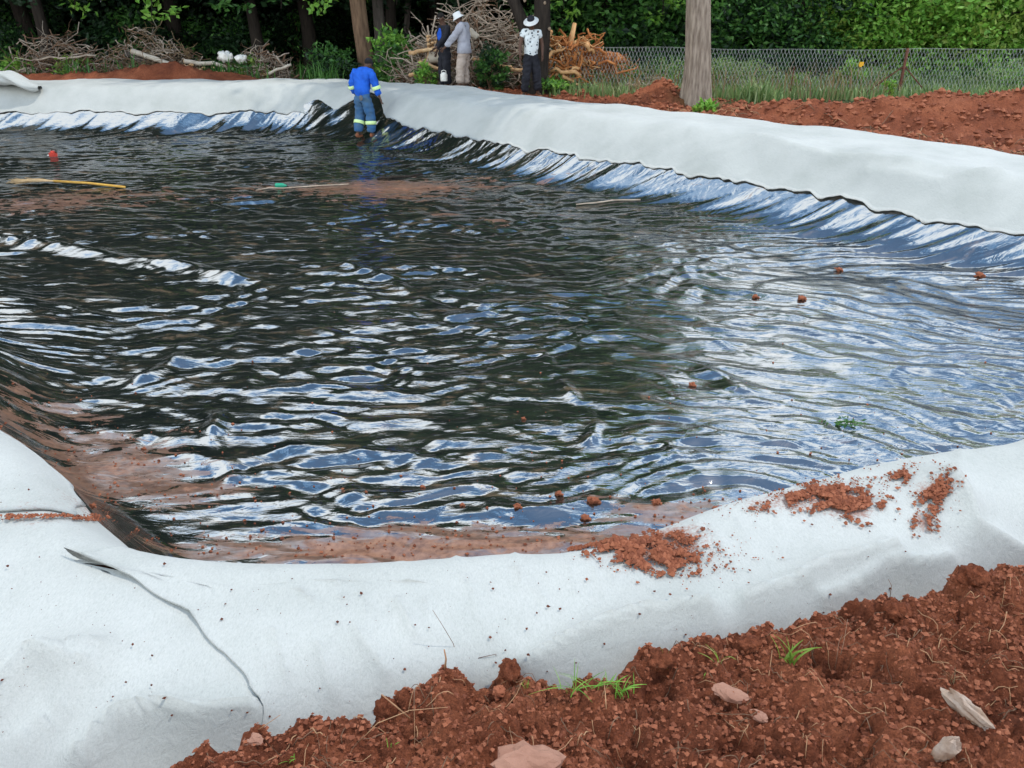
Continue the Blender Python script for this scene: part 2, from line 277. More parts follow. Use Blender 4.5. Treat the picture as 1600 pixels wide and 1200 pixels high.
M = dict(
    soil=soil_material(), ground=ground_material(), fabric=fabric_material(), liner=liner_material(),
    clod=leafmat('soil_clod', [(.16, .048, .024), (.23, .072, .034), (.28, .092, .044), (.33, .118, .06)], .95, 0.0),
    crumb=simple('soil_crumb', (.16, .045, .022), (.07, .022, .013), .95, 30, 0),
    stone=simple('pale_stone', (.42, .34, .28), (.26, .16, .10), .8, 14, .6, 60),
    pinkstone=simple('pinkish_stone', (.36, .19, .13), (.22, .10, .065), .85, 9, .6, 50),
    bark_pale=bark('bark_pale', (.40, .33, .26), (.17, .13, .10)),
    bark_tan=bark('bark_tan', (.25, .16, .10), (.12, .075, .05)),
    bark_dark=bark('bark_dark', (.05, .04, .032), (.025, .02, .017)),
    bark_grey=bark('bark_grey', (.13, .11, .095), (.07, .06, .05)),
    drystick=simple('dry_stick', (.44, .36, .28), (.26, .20, .15), .85, 6, 0),
    twig=simple('twig_brown', (.22, .13, .08), (.12, .07, .04), .85, 9, 0),
    straw=simple('straw', (.45, .27, .14), (.30, .15, .08), .85, 20, 0),
    cutwood=simple('cut_wood', (.58, .40, .22), (.40, .22, .10), .75, 10, .3, 40),
    rootwood=simple('orange_root', (.50, .20, .06), (.24, .075, .022), .8, 7, .5, 30),
    rootpale=simple('pale_root', (.66, .40, .19), (.50, .25, .10), .75, 7, .3, 30),
    palewood=simple('pale_dry_wood', (.55, .49, .40), (.36, .30, .23), .8, 5, .3, 30),
    leaf_dark=leafmat('leaf_dark', [(.010, .028, .012), (.018, .048, .018), (.03, .075, .026)]),  # green darkened so the shade inside the wood sits in the leaf colour
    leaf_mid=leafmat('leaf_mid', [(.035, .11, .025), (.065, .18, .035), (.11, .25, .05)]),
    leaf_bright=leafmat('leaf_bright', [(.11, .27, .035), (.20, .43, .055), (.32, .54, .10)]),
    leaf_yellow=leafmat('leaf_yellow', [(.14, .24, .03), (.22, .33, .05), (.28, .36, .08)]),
    leaf_grass=leafmat('leaf_grass', [(.12, .22, .07), (.22, .32, .11), (.34, .38, .18)]),
    leaf_dry=leafmat('leaf_dry', [(.25, .17, .09), (.36, .25, .13), (.20, .12, .06)]),
    wire=simple('galvanised_wire', (.42, .44, .42), (.30, .31, .30), .45, 9, 0, spec=.6),
    rust=simple('rusty_steel', (.16, .06, .035), (.08, .03, .02), .8, 20, .3, 80),
    yellowtag=simple('yellow_tag', (.85, .45, .03), (.7, .35, .02), .5, 20, 0),
    hair=simple('short_black_hair', (.010, .008, .008), (.018, .015, .013), .9, 40, .5, 90),
    scar=simple('branch_scar_wood', (.34, .26, .18), (.22, .16, .11), .9, 20, 0),
    patch=simple('grey_worn_cloth', (.16, .15, .14), (.10, .11, .13), .9, 20, 0),
    skin=simple('brown_skin', (.11, .055, .035), (.08, .04, .025), .5, 20, 0),
    blue=simple('blue_workwear', (.02, .13, .62), (.012, .08, .42), .8, 7, .5, 18, .2, .02),
    blue2=simple('worn_blue_trousers', (.035, .12, .28), (.07, .13, .20), .85, 7, .5, 18, .2, .02),
    reflective=simple('reflective_tape', (.62, .85, .30), (.70, .85, .45), .4, 20, 0),
    black=simple('black_cloth', (.012, .012, .016), (.022, .022, .03), .85, 9, .4, 25),
    navy=simple('navy_top', (.015, .10, .55), (.01, .07, .38), .8, 9, .4, 25),
    greycloth=simple('light_grey_coat', (.40, .40, .44), (.31, .31, .35), .9, 7, .5, 20, .2, .02),
    khaki=simple('khaki_cloth', (.42, .34, .29), (.32, .25, .20), .9, 8, .5, 20, .2, .02),
    white=simple('white_cloth', (.74, .74, .72), (.62, .62, .60), .85, 9, .3, 25),
    boot=simple('brown_boot', (.30, .11, .045), (.18, .06, .03), .6, 12, 0),
    darkboot=simple('dark_boot', (.05, .03, .02), (.03, .02, .015), .6, 12, 0),
    glove=simple('yellow_glove', (.50, .36, .08), (.38, .26, .05), .8, 12, 0),
    straw_hat=simple('straw_weave', (.50, .34, .12), (.34, .20, .06), .85, 30, .4, 60),
    redplastic=simple('red_plastic', (.60, .06, .035), (.42, .04, .03), .4, 12, 0),
    whiteplastic=simple('white_plastic', (.78, .76, .70), (.66, .62, .55), .5, 12, 0),
    greenplastic=simple('green_plastic', (.03, .35, .20), (.02, .25, .15), .4, 12, 0),
    bamboo=simple('yellow_pole', (.62, .36, .06), (.50, .27, .05), .5, 12, 0),
    bristle=simple('straw_bristle', (.50, .36, .20), (.36, .25, .13), .9, 30, .4, 60),
    seamshade=simple('shaded_underlay_felt', (.20, .22, .18), (.14, .15, .12), .95, 20, 0),  # felt tone darkened to stand for shade inside the seam openings
    eye=simple('eye_white', (.7, .68, .64), (.66, .64, .6), .3, 9, 0),
)

# ------------------------------------------------------------------ the crest line of the bank round the pond
near_px = [(0, 652), (80, 722), (150, 795), (230, 848), (300, 868), (400, 880), (500, 880), (620, 877), (760, 865), (900, 862),
           (1000, 830), (1100, 800), (1200, 768), (1300, 742), (1400, 718), (1500, 700), (1600, 686)]
NEAR_OFF = [0.41, 0.48, 0.42, 0.31, 0.257, 0.227, 0.218, 0.217, 0.209, 0.241, 0.252, 0.262, 0.219, 0.209, 0.201, 0.212, 0.28]
ctrl = [G(px, py, .86) for px, py in near_px]
ctrl = [(x, y - o) for (x, y), o in zip(ctrl, NEAR_OFF)]
ctrl += [(3.7, 3.75), (5.8, 4.2), (8.4, 5.2), (9.4, 6.6), (8.4, 7.9), (6.4, 9.8), (3.35, 13.15), (.6, 15.95), (-2.1, 19.1), (-3.7, 20.6), (-5.3, 21.3),
         (-8.5, 21.15), (-12.5, 21.2), (-16, 20.8), (-17.6, 19), (-16.3, 16), (-12.6, 12.3), (-8.6, 8.6), (-5.9, 6.0), (-4.3, 4.6)]
ctrl = np.array(ctrl)
def catmull(P, step=.08):
    n = len(P); out = []
    for i in range(n):
        p0, p1, p2, p3 = P[(i-1) % n], P[i], P[(i+1) % n], P[(i+2) % n]
        k = max(2, int(np.linalg.norm(p2-p1)/.04))
        for j in range(k):
            t = j/k; out.append(.5*((2*p1) + (-p0+p2)*t + (2*p0-5*p1+4*p2-p3)*t*t + (-p0+3*p1-3*p2+p3)*t**3))
    out = np.array(out); seg = np.linalg.norm(np.roll(out, -1, 0) - out, axis=1); L = np.concatenate([[0], np.cumsum(seg)])
    m = int(L[-1]/step); s = np.arange(m)*L[-1]/m
    c = np.vstack([out, out[:1]])
    return np.stack([np.interp(s, L, c[:, 0]), np.interp(s, L, c[:, 1])], 1), L[-1]
CR, CLEN = catmull(ctrl)
for _ in range(6): CR = .5*CR + .25*np.roll(CR, 1, 0) + .25*np.roll(CR, -1, 0)
NC = len(CR)
TAN = np.roll(CR, -1, 0) - np.roll(CR, 1, 0); TAN /= np.linalg.norm(TAN, axis=1, keepdims=True)
NOR = np.stack([TAN[:, 1], -TAN[:, 0]], 1)        # outward (curve is counter-clockwise)
SS = np.arange(NC)*CLEN/NC
GX0, GX1, GY0, GY1, GS = -21.0, 14.0, -1.5, 27.0, .1
gx = np.arange(GX0, GX1 + GS/2, GS); gy = np.arange(GY0, GY1 + GS/2, GS); XX, YY = np.meshgrid(gx, gy)
best = np.full(XX.shape, 1e9); sidx = np.zeros(XX.shape); inside = np.zeros(XX.shape, bool)
for i in range(NC):
    a = CR[i]; b = CR[(i+1) % NC]; ab = b - a; L2 = ab@ab
    t = np.clip(((XX-a[0])*ab[0] + (YY-a[1])*ab[1])/L2, 0, 1); dd = (XX-a[0]-t*ab[0])**2 + (YY-a[1]-t*ab[1])**2
    m_ = dd < best; best[m_] = dd[m_]; sidx[m_] = SS[i] + t[m_]*CLEN/NC
    if (a[1] > b[1]) or (a[1] < b[1]):
        c_ = ((a[1] > YY) != (b[1] > YY)) & (XX < (b[0]-a[0])*(YY-a[1])/(b[1]-a[1]) + a[0]); inside ^= c_
SD = np.sqrt(best)*np.where(inside, -1, 1)
def gridsample(A, x, y):
    fx = np.clip((np.asarray(x, float)-GX0)/GS, 0, len(gx)-1.001); fy = np.clip((np.asarray(y, float)-GY0)/GS, 0, len(gy)-1.001)
    i = fx.astype(int); j = fy.astype(int); u = fx-i; v = fy-j
    return (A[j, i]*(1-u) + A[j, i+1]*u)*(1-v) + (A[j+1, i]*(1-u) + A[j+1, i+1]*u)*v
def dist(x, y):
    d = gridsample(SD, x, y)
    ox = np.maximum(GX0 - np.asarray(x), 0) + np.maximum(np.asarray(x) - GX1, 0) + np.maximum(GY0 - np.asarray(y), 0) + np.maximum(np.asarray(y) - GY1, 0)
    return d + ox
def spar(x, y):
    fx = np.clip((np.asarray(x, float)-GX0)/GS, 0, len(gx)-1.001); fy = np.clip((np.asarray(y, float)-GY0)/GS, 0, len(gy)-1.001)
    i = fx.astype(int); j = fy.astype(int); u = fx-i; v = fy-j; a, b, c, d = sidx[j, i], sidx[j, i+1], sidx[j+1, i], sidx[j+1, i+1]
    mx_ = np.maximum(np.maximum(a, b), np.maximum(c, d)); mn_ = np.minimum(np.minimum(a, b), np.minimum(c, d))
    return np.where(mx_ - mn_ < 1.2, (a*(1-u) + b*u)*(1-v) + (c*(1-u) + d*u)*v, a)

# ------------------------------------------------------------------ height of the land
def crest_z(x, y): return .86 + .10*smooth((np.asarray(y)-4)/5) + .10*smooth((np.asarray(y)-9.5)/4)
def bank(x, y):
    """the shaped earth bank: floor 0 inside, crest, shoulder outside"""
    d = dist(x, y); zc = crest_z(x, y); far = smooth((np.asarray(y)-4.0)/2.5)
    iw = .85 + .80*far
    inner = smooth((d + iw + .06)/iw)*zc
    wn_ = .10 + .12*smooth((-np.asarray(x)-.6)/1.2)
    on = zc - (.58 - .26*smooth((-np.asarray(x)-.5)/1.2))*smooth((d - wn_)/.85)
    of = zc - .20*smooth((d-.9)/1.3)
    outer = on*(1-far) + of*far
    z = np.where(d < 0, inner, outer)
    z = z + .05*perlin(np.asarray(x)*.55 + 3, np.asarray(y)*.55, 21)*smooth((d+1.5)/1.4) + .02*perlin(np.asarray(x)*1.7 + 3, np.asarray(y)*1.7, 22)*smooth((d+1.5)/1.4)
    return z
heap_px = [(-500, 1500), (60, 1330), (250, 1205), (330, 1165), (400, 1140), (470, 1126), (520, 1120), (590, 1112), (640, 1070), (690, 1040), (735, 1062), (770, 1050), (800, 1036), (835, 1072),
           (960, 1066), (1000, 1020), (1080, 1000), (1150, 990), (1270, 966), (1330, 938), (1455, 936), (1500, 897), (1600, 884), (1800, 850), (2400, 770)]
hp = np.array([G(px, py, .90) for px, py in heap_px])
farheaps = [(1440, 196, .50, .62), (1560, 200, .50, .62), (1330, 196, .32, .6), (1200, 185, .28, .7), (1125, 185, .18, .5), (1010, 158, .42, .45), (970, 160, .16, .5), (870, 150, .14, .5),
            (1650, 210, .35, .8), (1800, 230, .4, 1.0), (1260, 190, .18, .5), (1500, 205, .22, .6), (1390, 200, .22, .6), (690, 140, .10, .5),
            (270, 128, .50, .9), (120, 126, .30, .9), (200, 126, .26, .7), (340, 128, .24, .8), (30, 126, .25, .9), (400, 128, .1, .8)]
fh = []
for px, py, a, r in farheaps:
    if px < 600: X, Y, Z = AY(px, py, 23.2)
    else: X, Y = G(px, py, .95); n_ = .8; X += n_*.6; Y += n_*.75
    fh.append((X, Y, a, r))
def heapz(x, y):
    x = np.asarray(x, float); y = np.asarray(y, float)
    ye = np.interp(x, hp[:, 0], hp[:, 1]) + .035*perlin(x*9, y*0 + 2, 31) + .02*perlin(x*24, y*5, 32)
    e = ye - y
    top = .90 + .02*perlin(x*2.2, y*2.2, 33) + .10*smooth(e/1.0) + .045*fbm(x*4.5, y*4.5, 34, 3)*smooth(e/.12)
    return np.where(e > -.45, (top - .95*smooth((.03 - e)/.30)), -1.0), e
def clodnoise(x, y):
    """lumpy crumbly earth"""
    a = np.abs(fbm(x*7, y*7, 41, 3)); b = np.abs(perlin(x*19, y*19, 44)); c = np.abs(perlin(x*43, y*43, 45)); pit = smooth((perlin(x*5.5, y*5.5, 47)-.28)/.25)
    e_ = np.abs(perlin(x*29 + 5, y*29, 48)); return .045*(a-.3) + .030*(b-.25) + .022*(e_-.25) + .018*(c-.25) - .05*pit
def land(x, y):
    x = np.asarray(x, float); y = np.asarray(y, float); d = dist(x, y); z = bank(x, y)
    cover = smooth((d + 1.7)/.4)*0 - .14*smooth((-d - .1)/.5)   # below the liner
    z = z - .06 + cover
    h, e = heapz(x, y); near = y < 5.5
    h = np.where(near, h + clodnoise(x, y)*smooth((e + .25)/.2), -1)
    z2 = np.maximum(z, h)
    outm = smooth((d - 1.1)/.8)*smooth((y - 5.0)/2)
    f = np.zeros_like(z)
    for X, Y, a, r in fh: f = f + a*np.exp(-((x-X)**2 + (y-Y)**2)/(2*r*r*.55))
    rough = (.07*fbm(x*1.6, y*1.6, 51, 3) + .10*np.abs(perlin(x*3.3, y*3.3, 55)) + .06*np.abs(perlin(x*11, y*11, 56)))*np.exp(-np.maximum(d-3, 0)/3)
    z2 = z2 + outm*(f + rough) + smooth((d-6)/20)*.1*perlin(x*.1, y*.1, 58)
    return z2
def hit(px, py, fn=None, tmax=60):
    fn = fn or (lambda a, b: np.maximum(land(a, b), bank(a, b)))
    dr = raydir(px, py); t = np.geomspace(1.2, tmax, 3000); P = dr[None]*t[:, None] + np.array([0, 0, EYE])
    g = P[:, 2] - fn(P[:, 0], P[:, 1]); k = int(np.argmax(g < 0))
    if g[k] >= 0: return Vector(P[-1])
    u = g[k-1]/(g[k-1]-g[k] + 1e-9); return Vector(P[k-1] + (P[k]-P[k-1])*u)

# ------------------------------------------------------------------ ground sheet (graded grid reaching the horizon)
def graded(lo, hi, a, b, h, grow=1.035, hmax=8, hmid=None):
    mid = [a]
    while mid[-1] < b: mid.append(mid[-1]+h)
    up = [mid[-1]]; s = h
    while up[-1] < hi: s = min(s*grow, hmax if (hmid is None or up[-1] > hmid[0]) else min(hmax, hmid[1])); up.append(up[-1]+s)
    dn = [a]; s = h
    while dn[-1] > lo: s = min(s*grow, hmax if (hmid is None or dn[-1] < -hmid[0]) else min(hmax, hmid[1])); dn.append(dn[-1]-s)
    return np.array(dn[::-1][:-1] + mid + up[1:])
xs = graded(-300, 300, -1.5, 2.9, .0095, hmid=(16, .075)); ys = graded(-40, 400, 1.25, 2.8, .0095, hmid=(27, .07))
gX, gY = np.meshgrid(xs, ys); gZ = land(gX, gY)
nx, ny = len(xs), len(ys); idx = np.arange(nx*ny).reshape(ny, nx)
F = np.stack([idx[:-1, :-1], idx[:-1, 1:], idx[1:, 1:], idx[1:, :-1]], -1).reshape(-1, 4)
ground = mesh_np('ground', np.stack([gX, gY, gZ], -1).reshape(-1, 3), F, M['ground']); tag(ground, kind='structure')
gr = smooth((dist(gX, gY) - 3.6 + .8*perlin(gX*.8, gY*.8, 61))/1.6)*smooth((gY - 16.6)/1.5)
at = ground.data.attributes.new('green', 'FLOAT', 'POINT'); at.data.foreach_set('value', gr.astype(np.float32).ravel())

# ------------------------------------------------------------------ the black plastic pond liner
def wr(x, y):
    """height of the sheet over the bed: creases, lens shaped puddles of slack, long folds"""
    x = np.asarray(x, float); y = np.asarray(y, float); d = dist(x, y); s = spar(x, y)
    wx = perlin(x*.55, y*.55, 72); wy = perlin(x*.55 + 9, y*.55, 73); rt = smooth((x - .5)/3)*smooth((9.5-y)/4)
    w2 = perlin(x*1.7, y*1.9, 74); w3 = perlin(x*1.7 + 20, y*1.9, 75); w4 = perlin(x*4.1, y*4.6, 76); fl = .03*perlin(x*.4, y*.5, 78)
    for k_, (lam, an, sl_) in enumerate(WAVES):
        a_ = an - .35*rt; ph = (-math.sin(0)*0 + (-np.sin(a_)*(x + .25*wx) + np.cos(a_)*(y + .25*wy)))/lam + .48*w2*(.5/lam)**.5*(1 if k_ % 2 else -1) + .26*w3 + .08*w4 + k_*.37
        am = np.clip(.55 + 1.3*perlin(x*.5 + k_*7.7, y*.75 + k_*3.1, 84 + k_), .06, 1.5)
        t_ = 2*np.abs(2*(ph - np.floor(ph + .5))) - 1; t_ = np.where(t_ > 0, np.abs(t_)**1.12, t_)
        fl = fl + 1.42*sl_*lam/4*am*t_
    fine = perlin(x*4 + 7, y*11, 79); fl = fl - .004*np.abs(fine)*np.clip(.6 + perlin(x*.5, y*.7, 80)*2, 0, 1.5)
    for P, w, h in FOLDS:
        dd = np.full(x.shape, 1e9)
        for a, b in zip(P[:-1], P[1:]):
            a = np.array(a); b = np.array(b); ab = b-a; t = np.clip(((x-a[0])*ab[0] + (y-a[1])*ab[1])/(ab@ab), 0, 1)
            dd = np.minimum(dd, (x-a[0]-t*ab[0])**2 + (y-a[1]-t*ab[1])**2)
        fl = fl + .75*h*np.exp(-dd/(2*w*w))*np.clip((.35 + .8*perlin(x*1.6 + h*90, y*2.2, 97)) if h < .1 else (.9 + .35*perlin(x*1.1, y*1.5, 97)), .1, 1.4)
    # drawn folds on the slopes
    q = d + 2.0
    lf = smooth((-5.0 - x)/2); sk = s*1.0 + q*(1.3 + .5*perlin(s*.3, q*0 + 1, 85)); sl = .045*(1-np.abs(perlin(sk*.8, q*.3 + 3, 81))*2)*(.6 + .6*lf) + .030*(1-2*np.abs(perlin(sk*2.1, q*.45, 82)))*(1 - .4*lf) + .016*(1-2*np.abs(perlin(sk*5.0, q*.8, 83)))*(1 - .6*lf) + .007*(1-2*np.abs(perlin(sk*11 + q*2, q*1.5, 86)))*(1 - .6*lf)
    w = smooth((d + 2.5 - 1.55*smooth((7.5 - y)/3))/.9)
    nearf = 1 - .75*smooth((5.5 - y)/2.0)*smooth((d+1.6)/.8)
    return (fl*(1-.8*w) + sl*w)*nearf *(1 - .6*smooth((d + 1.15)/.4)) + .02*w
FOLDS = []
WAVES = [(.80, .06, .046), (.46, -.22, .070), (.33, .30, .078), (.23, -.05, .076), (.165, .42, .052), (.13, -.38, .040), (.085, .10, .026), (.45, 1.25, .034), (.20, -1.05, .034)]
def addfold(pts, w, h): FOLDS.append(([G(a, b, .02) for a, b in pts], w, h))
addfold([(0, 372), (150, 395), (300, 418), (370, 436)], .10, .12)
addfold([(320, 368), (520, 372), (760, 372)], .07, .05)
addfold([(540, 415), (610, 432), (650, 465)], .07, .09)
addfold([(300, 540), (260, 570), (200, 600)], .07, .07)
addfold([(350, 620), (330, 680), (360, 740)], .05, .08)
addfold([(850, 550), (880, 600), (930, 660), (920, 690)], .035, .06)
addfold([(1110, 580), (1200, 630), (1330, 680), (1420, 720)], .07, .07)
addfold([(1120, 530), (1180, 550)], .05, .05)
addfold([(1045, 700), (1105, 755)], .035, .05)
addfold([(600, 790), (900, 800), (1200, 805)], .05, .05)
lx = np.arange(-17.5, 10.2, .024); ly = [2.2]
while ly[-1] < 21.8: ly.append(ly[-1] + .011 + max(ly[-1]-3, 0)*.0022)
ly = np.array(ly); lX, lY = np.meshgrid(lx, ly); lD = dist(lX, lY)
lnear = smooth((6.2 - lY)/1.2); fx0_, fy0_ = G(505, 170, .6); lZ = .05*np.exp(-((lX - fx0_ + .5*(lY - fy0_))**2/.05 + (lY-fy0_)**2/.7)) + bank(lX, lY)*1.0 + wr(lX, lY) - .11*smooth((lD + .42)/.12)*lnear - .04*smooth((lD + .86)/.2)*(1-lnear)
fx_, fy_ = G(520, 165, .8); keep = (lD < -.50 + .24*smooth((6.2 - lY)/1.2) + .34*np.exp(-((lX-fx_)**2 + (lY-fy_)**2)/1.6)) & (np.abs(lX) < .72*(lY*math.cos(PITCH) + 1.2) + 1.6)
nx, ny = len(lx), len(ly); idx = np.arange(nx*ny).reshape(ny, nx)
kf = keep[:-1, :-1] & keep[:-1, 1:] & keep[1:, 1:] & keep[1:, :-1]
F = np.stack([idx[:-1, :-1], idx[:-1, 1:], idx[1:, 1:], idx[1:, :-1]], -1)[kf]
use = np.zeros(nx*ny, bool); use[F.ravel()] = True; rem = np.cumsum(use) - 1
Vl = np.stack([lX, lY, lZ], -1).reshape(-1, 3)[use]
liner = mesh_np('pond_liner', Vl, rem[F], M['liner'])
tag(liner, 'wrinkled glossy black plastic sheet lining the whole pond floor', 'pond liner')
def mudfield(x, y):
    m = .25*perlin(x*.35, y*.5, 91)
    for px, py, rx, ry, a in [(200, 735, .7, .30, .85), (60, 640, .7, .3, .55), (120, 690, .8, .3, .6), (850, 850, 1.6, .22, .8), (500, 860, 1.4, .25, .6), (1050, 800, .5, .2, .7), (620, 292, 2.2, .9, .95), (30, 320, 2.2, .8, .7),
                              (270, 775, .7, .2, .6), (880, 330, 3.0, .9, .3), (1150, 300, 1.5, 1.2, .45), (150, 300, 2.0, .5, .35), (870, 740, .6, .35, .3)]:
        X, Y = G(px, py, 0); m = m + a*np.exp(-(((x-X)/rx)**2 + ((y-Y)/ry)**2))
    return m
at = liner.data.attributes.new('mud', 'FLOAT', 'POINT'); at.data.foreach_set('value', mudfield(Vl[:, 0], Vl[:, 1]).astype(np.float32))

# ------------------------------------------------------------------ white geotextile sheets draped over the bank
CREASES = []     # (world polyline, width, height)
def crease(pts, w, h): CREASES.append(([hit(a, b, bank)[:2] for a, b in pts], w, h))
crease([(0, 1090), (60, 1050), (90, 1060), (150, 1060)], .05, .03)
crease([(130, 1200), (175, 1150), (230, 1125), (330, 1135), (400, 1130)], .035, .05)
crease([(30, 1180), (100, 1120), (120, 1090)], .03, .02)
crease([(820, 1070), (900, 1020), (1000, 985), (1100, 975)], .05, .05)
crease([(1160, 965), (1220, 945), (1290, 905), (1390, 880)], .05, .05)
crease([(1280, 960), (1380, 910), (1480, 890)], .03, .03)
crease([(620, 950), (650, 1000)], .015, .012)
crease([(560, 1000), (600, 1060)], .02, .014)
crease([(500, 1020), (520, 1090)], .02, .012)
crease([(1480, 760), (1520, 850), (1600, 900)], .08, .05)
crease([(1180, 225), (1300, 262), (1420, 270)], .15, .05)
crease([(1350, 290), (1470, 300), (1560, 280)], .12, .05)
crease([(150, 1030), (60, 1060), (0, 1120)], .05, .04)
for k_ in range(26):
    a_ = 430 + 1100*((k_*.618) % 1); b_ = 1010 - .28*(a_-430) + 50*math.sin(k_*2.3) - 20
    crease([(a_, b_), (a_ + 18 + 10*math.sin(k_), b_ + 45 + 25*math.cos(k_*1.7))], .012 + .006*math.sin(k_*3.3), .007)
def fabz(x, y):
    x = np.asarray(x, float); y = np.asarray(y, float); d = dist(x, y); s = spar(x, y)
    z = bank(x, y) + .022 + np.where(d < -.2, np.maximum(wr(x, y), 0)*smooth((-d-.2)/.3), 0)
    nearw = smooth((7-y)/3)
    z = z + .012*perlin(x*1.3, y*1.3, 101) + .012*perlin(s*1.1 + d*.6, d*.6, 102)*(1 + (1-nearw)) + .006*(1-2*np.abs(perlin(x*3.1, y*3.1, 103)))*(1-.4*nearw)
    dr = smooth((d-.25)/.5)*nearw
    z = z + dr*(.012*(1-2*np.abs(perlin(s*3.4 - d*1.1, d*.5, 104))) + .006*(1-2*np.abs(perlin(s*8 - d*2, d*.8, 105))))
    for P, w, h in CREASES:
        dd = np.full(x.shape, 1e9)
        for a, b in zip(P[:-1], P[1:]):
            a = np.array(a); b = np.array(b); ab = b-a; t = np.clip(((x-a[0])*ab[0] + (y-a[1])*ab[1])/(ab@ab + 1e-9), 0, 1)
            dd = np.minimum(dd, (x-a[0]-t*ab[0])**2 + (y-a[1]-t*ab[1])**2)
        dd = np.sqrt(dd); z = z + 2.2*h*np.exp(-dd/w)
    return z
def s_of(x, y): 
    k = int(np.argmin(((CR - np.array([x, y]))**2).sum(1))); return SS[k]
def evalcurve(s):
    s = np.mod(s, CLEN); k = s/CLEN*NC
    def it(A): A2 = np.concatenate([A, A[:1]]); return np.interp(k, np.arange(NC+1), A2)
    return it(CR[:, 0]), it(CR[:, 1]), it(NOR[:, 0]), it(NOR[:, 1])
def dirtf(x, y):
    m = np.zeros_like(x)
    for px, py, r, a in DIRT:
        h = hit(px, py, bank); m = m + a*np.exp(-((x-h.x)**2 + (y-h.y)**2)/(2*r*r))
    return m
DIRT = [(1010, 865, .10, .8), (1060, 850, .10, .5), (1300, 785, .09, .7), (1230, 790, .08, .5), (1455, 780, .06, .6), (1330, 800, .06, .6), (1440, 825, .04, .6), (1180, 800, .05, .4), (60, 812, .12, .3), (140, 810, .08, .4), (1000, 830, .06, .5)]
def sheet(name, s0, s1, din, dout, ds, nd, lift, label, edge0=None, edge1=None):
    """strip along the bank; edge0/edge1 = world polylines the two ends follow as functions of d"""
    n = int(abs(s1-s0)/ds); dn = np.linspace(0, 1, nd); U = np.linspace(0, 1, n)
    uu, vv = np.meshgrid(U, dn, indexing='ij')
    a0 = edge0(vv) if edge0 else s0; a1 = edge1(vv) if edge1 else s1
    b0 = float(np.mean(a0)); b1 = float(np.mean(a1)); Ls = abs(b1-b0); pw_ = max(1.0, Ls/.75); S = b0 + (b1-b0)*uu + (a0-b0)*(1-uu)**pw_ + (a1-b1)*uu**pw_
    Di = din(S) if callable(din) else din; Do = dout(S) if callable(dout) else dout
    D = Di + (Do-Di)*vv
    x, y, nx_, ny_ = evalcurve(S.ravel()); X = (x + nx_*D.ravel()).reshape(S.shape); Y = (y + ny_*D.ravel()).reshape(S.shape)
    L = lift(uu, vv, S, D) if callable(lift) else lift
    Z = fabz(X, Y) + L
    idx = np.arange(S.size).reshape(S.shape); F = np.stack([idx[:-1, :-1], idx[:-1, 1:], idx[1:, 1:], idx[1:, :-1]], -1).reshape(-1, 4)
    V = np.stack([X, Y, Z], -1).reshape(-1, 3)
    # turned down rim gives the felt a thickness
    rim = np.concatenate([idx[0, :], idx[1:, -1], idx[-1, ::-1][1:], idx[::-1, 0][1:]]); low = V[rim] - np.array([0, 0, .006])
    b = len(V); V = np.vstack([V, low]); m = len(rim)
    Fr = np.array([[rim[i], rim[(i+1) % m], b+(i+1) % m, b+i] for i in range(m-1)])
    o = mesh_np(name, V, np.vstack([F, Fr]), M['fabric']); tag(o, label, 'geotextile sheet')
    at = o.data.attributes.new('dirt', 'FLOAT', 'POINT'); vals = dirtf(V[:, 0], V[:, 1]) if name.endswith('sheet') and s0 < 40 else np.zeros(len(V))
    at.data.foreach_set('value', vals.astype(np.float32)); return o
def sd_px(px, py):
    h = hit(px, py, bank); s = s_of(h.x, h.y); return s, float(dist(h.x, h.y))
# seam polyline of the right hand near sheet
seam = [sd_px(a, b) for a, b in [(95, 868), (140, 884), (180, 903), (230, 935), (300, 962), (335, 990), (365, 1050), (405, 1130), (425, 1180)]]
seam = [(s if s < CLEN/2 else s-CLEN, d) for s, d in seam]; sd_d = np.array([q[1] for q in seam]); sd_s = np.array([q[0] for q in seam]); o_ = np.argsort(sd_d); sd_d = sd_d[o_]; sd_s = sd_s[o_]
print('seam', list(zip(sd_d.round(2), sd_s.round(2))), 'CLEN', CLEN)
FS = s_of(*G(520, 165, .8))
wrapS = lambda S: np.where(S > CLEN/2, S - CLEN, S)
DIN = lambda S: -.72 + .34*smooth(np.minimum(wrapS(S) + 2.6, 7.6 - wrapS(S))/1.2) - .26*smooth((S-(sR-1))/2)*smooth((CLEN-S)/3) + .48*np.exp(-((S - FS)/.85)**2) + .07*perlin(S*1.7, S*0, 111) + .03*perlin(S*5, S*0, 112)
sR = s_of(9.3, 6.9); sF = s_of(-3.2, 20.0); sL = s_of(-17.5, 18)
near_do = lambda S: 1.25 + 0*S
def seam_edge(off=0.0, wav=.012):
    def f(v):
        D = -.38 + v*(1.25+.38); return np.interp(D, sd_d, sd_s) + off + wav*perlin(D*13, D*0, 113) + .5*wav*perlin(D*40, D*0, 114)
    return f
s_seam_mid = float(np.mean(sd_s)); GAPS = (sd_px(146, 886)[1], sd_px(176, 902)[1])
sheet('geotextile_sheet', s_seam_mid, sR, DIN, near_do, .016, 110, lambda u, v, S, D: .006 + smooth((D - GAPS[0] + .06)/.05)*(.006*np.exp(-u*(S.max()-S.min())/.15) + (.012*smooth(perlin(D*7, D*0, 115)*1.6 + .1) + .010*np.exp(-((D-GAPS[0])/.03)**2) + .012*np.exp(-((D-GAPS[1])/.025)**2))*np.exp(-u*(S.max()-S.min())/.05)), 'off-white felt sheet on the near bank under the spilled red soil', edge0=seam_edge())
s2 = [sd_px(a, b) for a, b in [(190, 790), (155, 806), (100, 811), (40, 812), (0, 813), (-100, 815), (-250, 815)]]
